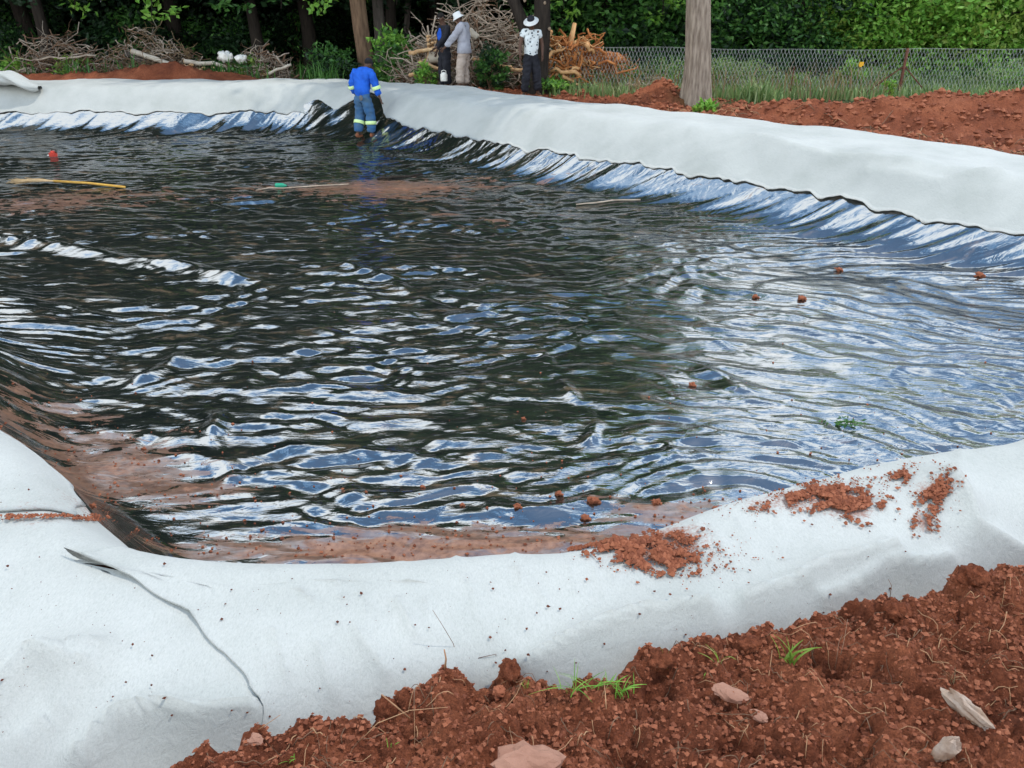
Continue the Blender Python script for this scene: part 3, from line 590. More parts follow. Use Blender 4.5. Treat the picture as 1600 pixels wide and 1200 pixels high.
s2 = [(s if s < CLEN/2 else s-CLEN, d) for s, d in s2]; o_ = np.argsort([q[1] for q in s2]); d2 = np.array([s2[i][1] for i in o_]); ss2 = np.array([s2[i][0] for i in o_])
print('seam2', list(zip(d2.round(2), ss2.round(2))))
def seam2_edge(off=0.0):
    def f(v):
        D = -.38 + v*(1.25+.38)
        return np.interp(D, d2, ss2) + off + .004*perlin(D*13, D*0, 116)
    return f
sheet('geotextile_sheet', float(ss2.mean()), s_seam_mid, DIN, near_do, .016, 110, 0.0, 'off-white felt sheet at the bottom left, ending in a torn dark seam', edge0=seam2_edge(-.06), edge1=seam_edge(.10))
sheet('geotextile_sheet', -(CLEN-sL), float(ss2.mean()), DIN, near_do, .04, 60, .014, 'off-white felt sheet on the left bank above the crumb-strewn seam', edge1=seam2_edge(0))
sheet('geotextile_sheet', sR-.1, sF, DIN, lambda S: 1.5 + .15*perlin(S*.8, S*0, 117), .035, 70, .010, 'long white felt sheet on the bank below the wire fence')
sheet('geotextile_sheet', sF-.12, sL+.1, DIN, lambda S: 1.0 + .10*perlin(S*.8, S*0, 118), .035, 60, 0.0, 'white felt sheet along the far bank in front of the brushwood')
#@@MORE@@
# ------------------------------------------------------------------ vegetation
def leafquads(mb, C, L, W, up=.2, m=0, out=None, droop=0.0):
    """one small pointed leaf per centre"""
    n = len(C); D = rng.normal(size=(n, 3)); D[:, 2] = D[:, 2]*.6 + up - droop
    if out is not None: D = D + out
    D /= np.linalg.norm(D, axis=1, keepdims=True); Rn = rng.normal(size=(n, 3)); S = np.cross(D, Rn); S /= (np.linalg.norm(S, axis=1, keepdims=True) + 1e-9)
    N = np.cross(D, S); l = L*(.6 + .8*rng.rand(n))[:, None]; w = W*(.6 + .8*rng.rand(n))[:, None]
    V = np.stack([C, C + D*l*.45 + S*w*.5 + N*w*.12, C + D*l, C + D*l*.45 - S*w*.5 + N*w*.12], 1).reshape(-1, 3)
    mb.add(V, np.arange(4*n).reshape(-1, 4), m)
def crownpts(R_, H, z0, ncl, nl, spread, seed, shape=1.0, lowfill=0.0):
    r = np.random.RandomState(seed); C = []
    cl = []
    while len(cl) < ncl:
        p = r.uniform(-1, 1, 3); q = np.linalg.norm(p)
        if q > 1 or q < .35: continue
        if perlin(p[0]*2.1 + seed, p[1]*2.1 + p[2]*1.7, 130) < -.18: continue
        x, y, z = p[0]*R_, p[1]*R_, z0 + H*(p[2]*.5 + .5)
        if lowfill and r.rand() < lowfill: z = z0 + H*.3*r.rand()
        cl.append((x, y, z))
    cl = np.array(cl)
    k = np.repeat(cl, nl, 0) + r.normal(size=(ncl*nl, 3))*np.array([spread, spread, spread*.6])
    return cl, k
def make_tree(name, seed, H, R_, z0, ncl, nl, leaf, tr, mats_leaf, mat_bark, spread=.34, lean=0, lowfill=0.12):
    root = empty(name); r = np.random.RandomState(seed); cl, pts = crownpts(R_, H - z0, z0, ncl, nl, spread, seed, lowfill=lowfill)
    mb = MB(); n = 10; zz = np.linspace(-.25, H*.75, n)
    P = np.stack([lean*zz/3 + .12*np.sin(zz*.7 + seed), .12*np.cos(zz*.9 + seed) - .12, zz], 1); rad = tr*(1 - .75*np.linspace(0, 1, n)); rad[0] *= 1.45; rad[1] *= 1.06
    mb.tube(P, rad, 12, rough=.08)
    for c in cl[r.permutation(len(cl))[:26]]:
        k = r.randint(3, 8); b = P[k]; 
        if b[2] > c[2]: b = P[2] if P[2][2] < c[2] else P[3]
        mid = (b + c)/2 + r.normal(size=3)*.25; t = np.linspace(0, 1, 6)[:, None]
        Q = (1-t)**2*b + 2*t*(1-t)*mid + t*t*c; mb.tube(Q, np.linspace(rad[k]*.35, .015, 6), 5)
    mb.build('trunk', mat_bark, root)
    lb = MB(); mi = r.randint(0, len(mats_leaf), len(cl))
    for q in range(len(mats_leaf)):
        sel = np.repeat(mi == q, nl); 
        if sel.any(): leafquads(lb, pts[sel], leaf, leaf*.55, m=q)
    lb.build('crown', mats_leaf, root, smoothf=False)
    return root
def gz(x, y): return float(land(x, y))
LD, LM, LB, LY = M['leaf_dark'], M['leaf_mid'], M['leaf_bright'], M['leaf_yellow']
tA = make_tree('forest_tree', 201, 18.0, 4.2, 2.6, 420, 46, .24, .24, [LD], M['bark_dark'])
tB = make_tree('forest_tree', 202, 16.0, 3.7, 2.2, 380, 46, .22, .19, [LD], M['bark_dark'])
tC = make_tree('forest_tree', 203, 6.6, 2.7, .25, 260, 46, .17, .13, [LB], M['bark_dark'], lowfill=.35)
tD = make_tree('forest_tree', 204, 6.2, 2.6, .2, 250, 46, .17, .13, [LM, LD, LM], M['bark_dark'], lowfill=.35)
def putall(src, spots, lab, grp, cat='tree', ordn=False):
    for i, (x, y, rz, sc) in enumerate(spots):
        o = src if i == 0 else dup(src); o.location = (x, y, gz(x, y) - .05); o.rotation_euler = (0, 0, rz); o.scale = (sc, sc, sc)
        if ordn:
            k = sorted(range(len(spots)), key=lambda q: spots[q][0]/spots[q][1]).index(i)
            l = 'leftmost ' + lab if k == 0 else ('rightmost ' + lab if k == len(spots)-1 else ORD[k] + ' ' + lab + ', from left')
        else: l = lab
        tag(o, l, cat, grp)
ORD = ['first', 'second', 'third', 'fourth', 'fifth', 'sixth', 'seventh', 'eighth', 'ninth', 'tenth', 'eleventh', 'twelfth', 'thirteenth']
r = np.random.RandomState(5)
putall(tA, [(x + r.uniform(-.8, .8), y + r.uniform(-.8, .8), r.uniform(0, 6), r.uniform(.9, 1.15)) for x, y in [(-20, 29), (-15.5, 28), (-11, 29.5), (-6.5, 29), (-2.2, 29.5), (-24, 27), (-17.5, 33), (-9, 33.5), (-3.5, 34), (1.2, 31.5), (3.6, 31.0), (-27, 22), (-29, 32)]],
       'tall dark forest tree in the shaded wood beyond the brushwood', 'tall trees of the shaded wood', ordn=True)
putall(tB, [(x + r.uniform(-.8, .8), y + r.uniform(-.8, .8), r.uniform(0, 6), r.uniform(.9, 1.1)) for x, y in [(-13.3, 26.6), (-8.6, 27.2), (-18, 26.2), (-4.3, 27), (-13, 31.5), (-6.5, 31.8), (-22.5, 31), (-.4, 27.5), (2.4, 28.6)]],
       'slender dark forest tree at the wood edge', 'slender trees at the edge of the wood', ordn=True)
putall(tC, [(x + r.uniform(-.4, .4), y, r.uniform(0, 6), s_) for x, y, s_ in [(11.2, 25.2, 1.0), (13.6, 26, .95), (16.0, 25.5, 1.0), (18.6, 26.5, 1.0), (8.8, 27.3, .9)]],
       'bright green bushy tree lit by the sun behind the wire fence', 'bright bushy trees behind the fence', ordn=True)
putall(tD, [(x + r.uniform(-.4, .4), y, r.uniform(0, 6), s_) for x, y, s_ in [(2.6, 26, 1.1), (4.8, 25.2, 1.0), (6.8, 25.8, 1.0), (8.4, 25, .85), (21.5, 27, 1.1), (13, 30, 1.1), (17, 31, 1.1), (9, 31.5, 1.1), (24.5, 25, 1.1), (5, 30, 1.2)]],
       'dark green bushy tree growing behind the wire fence', 'dark bushy trees behind the fence', ordn=True)
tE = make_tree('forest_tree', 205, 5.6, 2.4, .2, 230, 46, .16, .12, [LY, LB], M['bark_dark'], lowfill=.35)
tE.location = (13.0, 24.2, gz(13.0, 24.2)-.05); tag(tE, 'brightest yellow-green tree behind the fence right of the rusty post', 'tree')
tF = dup(tE); tF.location = (10.4, 24.9, gz(10.4, 24.9)-.05); tF.rotation_euler = (0, 0, 2); tF.scale = (.85, .85, .9); tag(tF, 'smaller yellow-green tree behind the fence left of the rusty post', 'tree')
# the far wood that reads as one mass
mb = MB()
for i in range(900):
    x = r.uniform(-48, 48); p = np.array([x, 45 + r.uniform(-1, 1), r.uniform(.2, 9.0 if x < 4 else 5.5)]) + r.normal(size=(30, 3))*np.array([1.3, .7, .9]); leafquads(mb, p, .8, .6, m=0)
for i in range(3200):
    x = r.uniform(-45, 45); top = 15.0 if x < 4.5 else 6.0; y = 38 + r.uniform(-2, 4); z = .2 + (top-.2)*r.rand()**1.5
    p = np.array([x, y, z]) + r.normal(size=(34, 3))*np.array([.9, .7, .6]); leafquads(mb, p, .5, .36, m=int(r.rand() < .35))
tag(mb.build('distant_woodland', [LD, LM], smoothf=False), 'dark mass of far woodland behind all the trees', 'woodland', kind='stuff')

def make_shrub(name, seed, R_, H, ncl, nl, leaf, mats, lab=None, cat='shrub', w=.5, stems=9, up=.35, z0=.05):
    root = empty(name); r = np.random.RandomState(seed); cl, pts = crownpts(R_, H, z0, ncl, nl, R_*.16, seed, lowfill=.15)
    mb = MB()
    for c in cl[:stems]:
        t = np.linspace(0, 1, 5)[:, None]; b = np.array([c[0]*.12, c[1]*.12, -.05]); mid = np.array([c[0]*.3, c[1]*.3, c[2]*.6]); mb.tube((1-t)**2*b + 2*t*(1-t)*mid + t*t*c, np.linspace(.022*H, .006, 5), 5)
    mb.build('stem', M['twig'], root); lb = MB(); mi = r.randint(0, len(mats), len(cl))
    for q in range(len(mats)):
        sel = np.repeat(mi == q, nl)
        if sel.any(): leafquads(lb, pts[sel], leaf, leaf*w, up, m=q)
    lb.build('foliage', mats, root, smoothf=False)
    return tag(root, lab, cat)
def at_px(o, px, Y, py=120):
    x, y, z = AY(px, py, Y); o.location = (x, Y, gz(x, Y) - .03); return o
# specific shrubs
at_px(make_shrub('shrub', 301, .62, 1.35, 70, 26, .14, [LM, LB, LM], 'green leafy shrub standing right of the pruned tree trunk'), 616, 23.0)
at_px(make_shrub('shrub', 302, .75, .95, 60, 24, .13, [LM, LD], 'mid green shrub left of the worker at the back of the far bank'), 515, 23.6)
at_px(make_shrub('shrub', 303, .5, .6, 36, 22, .12, [LB, LY], 'small bright yellow-green shrub at the far left edge of the clearing'), 30, 24.5)
at_px(make_shrub('shrub', 304, .55, .55, 36, 22, .10, [LB, LY, LM], 'yellow-green leafy cuttings in the left brushwood under bare branches'), 118, 24.4)
at_px(make_shrub('shrub', 305, .55, .5, 34, 22, .11, [LY, LM], 'green cut foliage below the white bag'), 388, 24.0)
at_px(make_shrub('shrub', 306, .42, 1.15, 50, 24, .12, [LM, LD], 'tall green weeds between the men, in front of the stick pile'), 768, 21.6)
at_px(make_shrub('shrub', 307, .3, .6, 26, 20, .10, [LM, LB], 'low green weeds beside the jug and left of the men'), 665, 21.6)
at_px(make_shrub('shrub', 308, .34, .75, 44, 24, .09, [LY, LB], 'small bright yellow-green bush behind the fence left of the rusty post'), 1328, 21.8)
at_px(make_shrub('shrub', 309, .13, .45, 14, 18, .08, [LY, LB], 'little upright pale green sapling just left of the rusty post'), 1392, 19.7)
at_px(make_shrub('shrub', 310, .95, .62, 80, 26, .10, [M['leaf_grass'], LM], 'rounded grey-green bush behind the fence right of the rusty post'), 1515, 23.0)
at_px(make_shrub('shrub', 311, .45, .4, 30, 22, .11, [LM, LB], 'green weeds at the foot of the two-stemmed tree'), 868, 20.6)
at_px(make_shrub('shrub', 312, .22, .22, 12, 16, .13, [LB, LY], 'tiny green sprout on the soil at the foot of the thick trunk'), 1105, 16.9)
def hangspray(px, py, Y, seed, sc, lab):
    """leafy bough hanging out of the wood"""
    x, y, z = AY(px, py, Y); root = empty('hanging_bough', (x, Y, z)); mb = MB(); r = np.random.RandomState(seed)
    t = np.linspace(0, 1, 7)[:, None]; P = (1-t)**2*np.array([.2*sc, 2.0, 3.2]) + 2*t*(1-t)*np.array([.1, .9, 2.6]) + t*t*np.array([0, 0, .1]); mb.tube(P, np.linspace(.05, .012, 7), 5); mb.build('branch', M['bark_dark'], root)
    C = []
    for i in range(int(22*sc)):
        k = r.uniform(.35, 1); q = ((1-k)**2*np.array([.2*sc, 2.0, 3.2]) + 2*k*(1-k)*np.array([.1, .9, 2.6]) + k*k*np.array([0, 0, .1])); C.append(q + r.normal(size=3)*np.array([.30, .3, .2])*sc)
    C = np.repeat(np.array(C), 20, 0); C = C + r.normal(size=C.shape)*np.array([.13, .12, .07])
    lb = MB(); leafquads(lb, C, .19, .10, droop=.3); lb.build('foliage', [[LB, LB, LM][seed % 3]], root, smoothf=False)
    tag(root, lab, 'branch')
hangspray(118, 22, 24.8, 600, 1.1, 'lit leafy bough hanging down at the far left of the wood')
hangspray(238, 32, 24.6, 601, .8, 'sunlit leafy bough hanging above the dry twigs')
hangspray(208, 6, 25.0, 603, .7, 'small lit bough high up between the two leftmost hanging boughs')
hangspray(345, 12, 25.2, 602, 1.2, 'dark drooping bough above the white bag')
hangspray(440, 20, 24.6, 605, .9, 'pale green bough hanging left of the pruned tree')
hangspray(500, 18, 24.4, 607, 1.4, 'broad bright bough just left of the pruned tree trunk')
hangspray(620, 14, 24.6, 606, 1.0, 'bright bough hanging right of the pruned tree trunk')
hangspray(760, 8, 23.8, 608, 1.3, 'bough hanging over the stick pile left of the two-stemmed tree')
hangspray(880, 20, 23.6, 610, .9, 'lit bough hanging over the orange stump')
hangspray(1035, 30, 23.0, 609, 1.3, 'feathery bough left of the thick grey trunk')
# dark undergrowth copies
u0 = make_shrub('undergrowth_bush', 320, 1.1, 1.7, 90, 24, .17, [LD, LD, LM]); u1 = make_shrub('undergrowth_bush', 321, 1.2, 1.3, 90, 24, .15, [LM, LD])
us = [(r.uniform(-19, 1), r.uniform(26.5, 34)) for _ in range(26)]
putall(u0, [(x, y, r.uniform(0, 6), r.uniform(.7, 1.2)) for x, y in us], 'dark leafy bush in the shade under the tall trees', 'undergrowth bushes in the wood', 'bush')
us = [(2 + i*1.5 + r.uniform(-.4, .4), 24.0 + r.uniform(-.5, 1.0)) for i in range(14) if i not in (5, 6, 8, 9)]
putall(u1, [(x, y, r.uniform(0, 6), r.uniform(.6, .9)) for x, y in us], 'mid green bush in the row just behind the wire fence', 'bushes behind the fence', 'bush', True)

wc = make_shrub('weed_clump', 330, .8, .75, 80, 24, .10, [M['leaf_grass'], M['leaf_grass'], LB], w=.35)
putall(wc, [(2.2 + i*1.0 + r.uniform(-.3, .3), 21.6 + r.uniform(-.2, 1.3), r.uniform(0, 6), r.uniform(.6, 1.1)) for i in range(13)], 'grey-green weed clump showing through the wire fence', 'weed clumps behind the fence', 'weeds', True)
# grass and ground cover
def blades(mb, C, L, W, m=0, lean=.35):
    n = len(C); a = rng.rand(n)*6.283; l = L*(.5 + rng.rand(n)); D = np.stack([np.cos(a), np.sin(a), np.zeros(n)], 1); S = np.stack([-np.sin(a), np.cos(a), np.zeros(n)], 1)
    ln = (lean*(.3 + rng.rand(n)))[:, None]; l = l[:, None]; W = W*(.6 + .8*rng.rand(n))[:, None]
    up = np.array([[0, 0, 1.0]])
    p0 = C; p1 = C + up*l*.6 + D*l*ln*.4; p2 = C + up*l*(1-.25*ln) + D*l*ln*1.2
    V = np.stack([p0 - S*W*.5, p0 + S*W*.5, p1 + S*W*.4, p1 - S*W*.4, p2], 1).reshape(-1, 3); i = np.arange(n)*5
    mb.add(V, np.concatenate([np.stack([i, i+1, i+2, i+3], 1), np.stack([i+3, i+2, i+4, i+4], 1)]), m)
def zland(x, y): return land(x, y)
mb = MB(); n = 26000; x = r.uniform(.5, 24, n); y = r.uniform(19.4, 26.5, n); k = (dist(x, y) > 3.0) & (perlin(x*.6, y*.8, 140) > -.45); x, y = x[k], y[k]
C = np.stack([x, y, land(x, y)], 1); blades(mb, C, .26, .035, 0); 
n = 500; x = r.uniform(2.0, 9, n); y = r.uniform(19.3, 23, n); C = np.stack([x, y, land(x, y)], 1); blades(mb, C, .65, .02, 1, .6)
n = 4000; x = r.uniform(-16, 1, n); y = r.uniform(23.2, 27, n); k = perlin(x*.9, y*.9, 141) > .1; C = np.stack([x[k], y[k], land(x[k], y[k])], 1); blades(mb, C, .35, .03, 2)
tag(mb.build('rough_grass', [M['leaf_grass'], M['leaf_dry'], LM], smoothf=False), 'rough green and dry grass behind the banks and the fence', 'grass', kind='stuff')
def tuft(px, Y, n, L, W, mat, lab, sp=.12):
    x, y, z = AY(px, 120, Y); mb = MB(); C = np.stack([r.normal(size=n)*sp, r.normal(size=n)*sp, np.zeros(n)], 1); blades(mb, C, L, W, 0, .55); o = mb.build('grass_tuft', mat, smoothf=False); o.location = (x, Y, gz(x, Y)-.03); tag(o, lab, 'grass tuft')
tuft(1180, 18.9, 130, .5, .03, M['leaf_grass'], 'tall green grass tuft right of the thick grey trunk', .16)
tuft(1210, 18.6, 60, .35, .03, M['leaf_grass'], 'shorter grass tuft beside the thin dark fence stake')
tuft(510, 22.6, 90, .5, .03, LM, 'green grass tuft behind the fabric left of the worker', .2)
tuft(1128, 17.4, 40, .22, .025, M['leaf_dry'], 'dry straw tuft on the soil right of the thick trunk', .05)

# ------------------------------------------------------------------ the trees standing in front
def trunk_tree(name, lab, px0, px1, Y, py_base, rad, mat, H=9, k=20, lobes=.10, seed=0, knots=()):
    """a tree whose visible stem runs from px1 at the top of the photo to px0 at its foot"""
    xb, _, _ = AY(px0, py_base, Y); xt, _, zt = AY(px1, 0, Y); zb = gz(xb, Y); sl = (xt-xb)/max(.5, zt-zb)
    root = empty(name, (xb, Y, zb)); mb = MB(); r2 = np.random.RandomState(seed); n = 26; zz = np.linspace(-.2, H, n); P = np.stack([sl*zz*(1-.5*zz/H) + .02*np.sin(zz*2 + seed), .03*np.cos(zz*1.3), zz], 1)
    rr = rad*(1.0 - .45*zz/H); rr[:4] *= np.array([1.45, 1.25, 1.1, 1.03]); V = []; ang = np.arange(k)*2*np.pi/k
    for i in range(n):
        fl = 1 + lobes*np.sin(ang*5 + seed + zz[i]*.4) + lobes*.8*perlin(ang*2.2 + seed*3, zz[i]*.8 + ang*0, 150) - lobes*.9*(np.abs(((ang - 4.3 + .1*zz[i]) % 6.283) - .0) < .25)
        V.append(P[i] + np.stack([np.cos(ang)*rr[i]*fl, np.sin(ang)*rr[i]*fl, np.zeros(k)], 1))
    mb.add(np.concatenate(V), [[i*k+j, i*k+(j+1) % k, (i+1)*k+(j+1) % k, (i+1)*k+j] for i in range(n-1) for j in range(k)])
    return root, mb, P, sl
def crown_on(root, P, seed, R_, H, z0, ncl, leaf, mats):
    r2 = np.random.RandomState(seed); cl, pts = crownpts(R_, H, z0, ncl, 42, .32, seed); cx = P[-1][0]; cl[:, 0] += cx; pts[:, 0] += cx
    lb = MB(); mi = r2.randint(0, len(mats), len(cl))
    for q in range(len(mats)):
        sel = np.repeat(mi == q, 42); leafquads(lb, pts[sel], leaf, leaf*.55, m=q)
    lb.build('crown', mats, root, smoothf=False); return cl
def limbs(mb, P, cl, r0, n=14):
    for c in cl[:n]:
        b = P[min(len(P)-1, 10 + rng.randint(0, 14))]
        if b[2] > c[2]: b = P[9]
        t = np.linspace(0, 1, 6)[:, None]; mid = (b+c)/2 + rng.normal(size=3)*.2; mb.tube((1-t)**2*b + 2*t*(1-t)*mid + t*t*c, np.linspace(r0, .02, 6), 6)
root, mb, P, sl = trunk_tree('pruned_tree', '', 577, 558, 24.6, 126, .23, M['bark_tan'], seed=2)
tag(root, 'tan tree trunk with a lopped bough, directly behind the worker in blue', 'tree')
mb.tube([P[8]*1, P[8] + [-.14, -.12, .30], P[8] + [-.17, -.16, .42]], [.12, .10, .095], 9); cl = crown_on(root, P, 401, 3.0, 6, 4.2, 150, .22, [LM, LD]); limbs(mb, P, cl, .09); mb.build('trunk', M['bark_tan'], root)
c2 = MB(); c2.lathe([(0, 0), (.05, .0), (.075, -.005), (.085, -.02)], 10, P[8] + [-.16, -.24, .40], rot=Matrix.Rotation(R(70), 3, 'X')); c2.build('cut_face', M['cutwood'], root)
root, mb, P, sl = trunk_tree('straight_tree', '', 600, 589, 25.6, 120, .17, M['bark_grey'], seed=4); tag(root, 'straight grey trunk close behind and right of the tan pruned tree', 'tree')
cl = crown_on(root, P, 402, 2.8, 6, 4.5, 130, .22, [LD, LM]); limbs(mb, P, cl, .07); mb.build('trunk', M['bark_grey'], root)
for k_, (px, pt, Y, rd) in enumerate([(618, 612, 28.5, .15), (631, 640, 28.0, .10)]):
    root, mb, P, sl = trunk_tree('thin_tree', '', px, pt, Y, 110, rd, M['bark_grey'], seed=8+k_); tag(root, ['thin upright grey trunk deep in the wood behind the green shrub', 'thinnest slanting trunk deep in the wood left of the stick pile'][k_], 'tree')
    cl = crown_on(root, P, 410+k_, 2.0, 5, 4.5, 80, .22, [LD]); limbs(mb, P, cl, .05, 8); mb.build('trunk', M['bark_grey'], root)
# two-stemmed tree
root, mb, P, sl = trunk_tree('two_stemmed_tree', '', 842, 848, 20.6, 150, .20, M['bark_grey'], seed=5); tag(root, 'dark tree forking into two stems behind the man in the patterned shirt', 'tree')
xb = root.location.x; xl, _, zl = AY(795, 0, 20.6); zz = np.linspace(-.15, 9, 24); tgt = (xl - xb)
Px = -.10 + tgt*smooth(np.minimum(zz, 3.4)/4.4)*1.55 + np.maximum(zz-3, 0)*(-.14); PL = np.stack([Px, .12 + 0*zz, zz], 1)
mb.tube(PL, .155*(1-.5*zz/9)*(1+.35*np.exp(-(zz+.15)*3)), 14, rough=.1)
bb = P[7]; mb.tube([bb, bb + [.35, 0, .45], bb + [.7, -.1, 1.1]], [.07, .05, .04], 7)
cl = crown_on(root, P, 404, 3.0, 6.5, 3.6, 170, .20, [LM, LD]); limbs(mb, P, cl, .08); mb.build('trunk', M['bark_dark'], root)
for dx, z_ in [(-.36, 2.1), (.10, 2.05), (-.12, 1.35), (.22, 1.5)]:
    c2 = MB(); c2.blob((dx, -.17, z_), (.035, .03, .045), seed=int(z_*9)); c2.build('branch_scar', M['scar'], root)
# thick grey trunk
root, mb, P, sl = trunk_tree('thick_tree', '', 1089, 1091, 18.4, 156, .275, M['bark_pale'], seed=6, lobes=.09, k=40); tag(root, 'thick pale grey trunk with deep furrows, alone in front of the fence', 'tree')
cl = crown_on(root, P, 405, 2.4, 4.5, 5.2, 120, .2, [LM, LB]); limbs(mb, P, cl, .10); mb.build('trunk', M['bark_pale'], root)
sc_ = MB(); sc_.blob((-.22, -.16, .95), (.035, .03, .10), seed=3); sc_.build('dark_knot', M['bark_dark'], root)

# ------------------------------------------------------------------ brushwood, logs, uprooted stump
def curvy(a, b, wob, n=7, r_=None):
    r_ = r_ or rng; t = np.linspace(0, 1, n)[:, None]; a = np.array(a, float); b = np.array(b, float)
    L = np.linalg.norm(b-a); o = np.cumsum(r_.normal(size=(n, 3)), 0); o = o - o[0] - t*(o[-1]-o[0]); return a + (b-a)*t + o*wob*L
def brush(name, px, Y, rx, ry, h, n, rmin, rmax, mats, lab, seed, Ls=(.5, 1.6), fork=True, skew=0):
    x, y, _ = AY(px, 120, Y); r_ = np.random.RandomState(seed); mb = MB()
    for i in range(n):
        a = r_.rand()*6.283; q = math.sqrt(r_.rand()); cx, cy = math.cos(a)*q*rx, math.sin(a)*q*ry; top = h*(1-(q**2)*.85)*(.55 + .45*math.cos(cx/rx*1.5 - skew)); cz = top*(r_.rand()**.6)
        L = r_.uniform(*Ls); th = r_.rand()*6.283; el = r_.normal()*.45; d = np.array([math.cos(th)*math.cos(el), math.sin(th)*math.cos(el)*.6, math.sin(el)])*L/2
        c = np.array([cx, cy, cz]); rd = r_.uniform(rmin, rmax)*(1 if r_.rand() < .8 else 1.7); Q = curvy(c-d, c+d, .10, 6, r_); m = r_.randint(len(mats)); Q[:, 2] = np.maximum(Q[:, 2], .0)
        mb.tube(Q, np.linspace(rd, rd*.35, 6), 5, m)
        if fork:
            for _ in range(2):
                k = r_.randint(2, 5); e = Q[k] + r_.normal(size=3)*np.array([.22, .16, .20])*L*.7; e[2] = max(e[2], 0); mb.tube(curvy(Q[k], e, .12, 4, r_), np.linspace(rd*.5, rd*.2, 4), 4, m)
    o = mb.build(name, mats); o.location = (x, Y, gz(x, Y)-.02); tag(o, lab, 'brushwood', kind='stuff'); return o
brush('stick_pile', 752, 22.7, 2.35, .8, 2.15, 620, .010, .022, [M['drystick'], M['drystick'], M['twig']], 'big grey-brown heap of bare sticks behind the three men', 501, (.5, 1.7), skew=-.1)
brush('dry_twig_heap', 240, 24.4, 1.8, .6, 1.5, 380, .006, .016, [M['drystick'], M['twig'], M['leaf_dry']], 'brown dry twigs piled behind the pale log', 502, (.4, 1.0))
brush('dry_twig_heap', 100, 24.4, 1.4, .5, 1.15, 150, .008, .018, [M['drystick'], M['twig']], 'bare grey branches sticking up at the far left', 503, (.6, 1.6))
brush('dry_twig_heap', 410, 24.2, 1.0, .5, .95, 170, .007, .018, [M['drystick'], M['twig']], 'tangle of dead branches right of the white bag', 504, (.4, 1.2))
brush('dry_twig_heap', 985, 20.6, .55, .4, .32, 90, .006, .013, [M['twig'], M['drystick']], 'low heap of brown twigs right of the orange roots', 505, (.3, .7))
brush('dry_twig_heap', 1022, 20.2, .45, .4, .6, 60, .005, .010, [M['drystick'], M['leaf_dry']], 'pale dry stalks left of the thick trunk', 506, (.4, .8), False)
def log(name, a, b, Y, rad, mat, lab, cut=True, Yb=None, cat='log', kink=.02):
    A = np.array(AY(*a, Y)); B = np.array(AY(*b, Yb or Y)); root = empty(name, tuple(A)); mb = MB(); Q = curvy(A*0, B-A, kink, 8); mb.tube(Q, np.linspace(rad, rad*.8, 8), 10, rough=.12); mb.build('bark', mat, root)
    if cut:
        e = MB(); d = Vector(Q[0]-Q[1]).normalized(); rot = d.to_track_quat('Z', 'Y').to_matrix(); e.lathe([(0.0, .004), (rad*.5, .004), (rad*.93, 0), (rad*.96, -.01)], 12, Vector(Q[0]) + d*.014, rot=rot); e.build('sawn_end', M['cutwood'], root)
    tag(root, lab, cat); return root
log('pale_log', (206, 80), (292, 106), 24.1, .075, M['palewood'], 'long pale debarked log lying slanted in front of the twigs', Yb=23.9)
log('pale_log', (288, 96), (362, 104), 24.0, .06, M['palewood'], 'shorter pale log reaching to the white bag')
log('branch', (52, 94), (150, 87), 24.0, .03, M['drystick'], 'thin straight branch lying across the leftmost cuttings', cat='branch')
log('branch', (418, 116), (455, 101), 23.7, .045, M['palewood'], 'short pale branch with a sawn end at the right of the left heap', cat='branch')
log('branch', (398, 103), (452, 83), 24.2, .02, M['drystick'], 'thin bare branch rising to the right beside the white bag', cat='branch')
log('split_log', (240, 97), (196, 84), 24.3, .12, M['bark_grey'], 'grey slab of bark wood under the long pale log')
for a, b, Y, rd, lab in [((640, 83), (690, 77), 22.0, .055, 'sawn log end low at the left end of the stick heap'), ((640, 118), (688, 116), 21.9, .05, 'pale log lying on the ground left of the men'),
                         ((655, 96), (686, 108), 22.0, .05, 'slanting pale log left of the man in black'), ((668, 88), (700, 90), 22.2, .17, 'thick round log beside the man in black'),
                         ((738, 92), (775, 100), 22.1, .04, 'slanting yellowish log right of the man in the white hat'), ((795, 108), (818, 110), 21.8, .05, 'short pale log between the weeds left of the two-stemmed tree'),
                         ((766, 103), (800, 104), 21.8, .035, 'thin log low behind the weeds'), ((733, 49), (746, 59), 21.8, .10, 'brown sawn log perched high on the stick heap behind the white hat')]:
    log('log', a, b, Y, rd, M['cutwood'] if rd < .1 else M['palewood'], lab)
c2 = MB()
for i in range(60):
    x, y, z = AY(rng.uniform(668, 695), rng.uniform(55, 82), 22.3); c2.blob((x, y + rng.uniform(-.1, .1), z), (.05, .05, .035), seed=i, k=6)
tag(c2.build('wood_chunks', M['cutwood']), 'orange-yellow split wood chunks stacked left of the man in black', 'firewood', kind='stuff')
# left litter
c2 = MB(); r3 = np.random.RandomState(9)
for i in range(50):
    x, y, z = AY(r3.uniform(280, 420), r3.uniform(97, 118), 23.9); c2.blob((x, y, gz(x, y) + r3.uniform(.0, .25)), (r3.uniform(.03, .10), .04, .03), seed=i, k=6)
tag(c2.build('wood_chips', M['cutwood']), 'pale wood chips strewn along the foot of the left heap', 'wood chips', kind='stuff')
def bag(px, py, Y, r_, seed, lab):
    x, y, z = AY(px, py, Y); root = empty('crumpled_bag', (x, y, z)); mb = MB(); mb.blob((0, 0, 0), r_, seed, .45, k=18, fr=2.6); mb.build('sack', M['whiteplastic'], root); k2 = MB(); k2.blob((r_[0]*.85, -.02, .04), (.05, .05, .06), seed+3, .5, k=8); k2.build('tied_neck', M['whiteplastic'], root); tag(root, lab, 'bag')
bag(352, 89, 23.8, (.20, .14, .14), 5, 'larger white crumpled plastic bag lying on the left heap'); bag(376, 92, 23.8, (.15, .12, .11), 12, 'smaller white crumpled bag at the right of the larger bag')
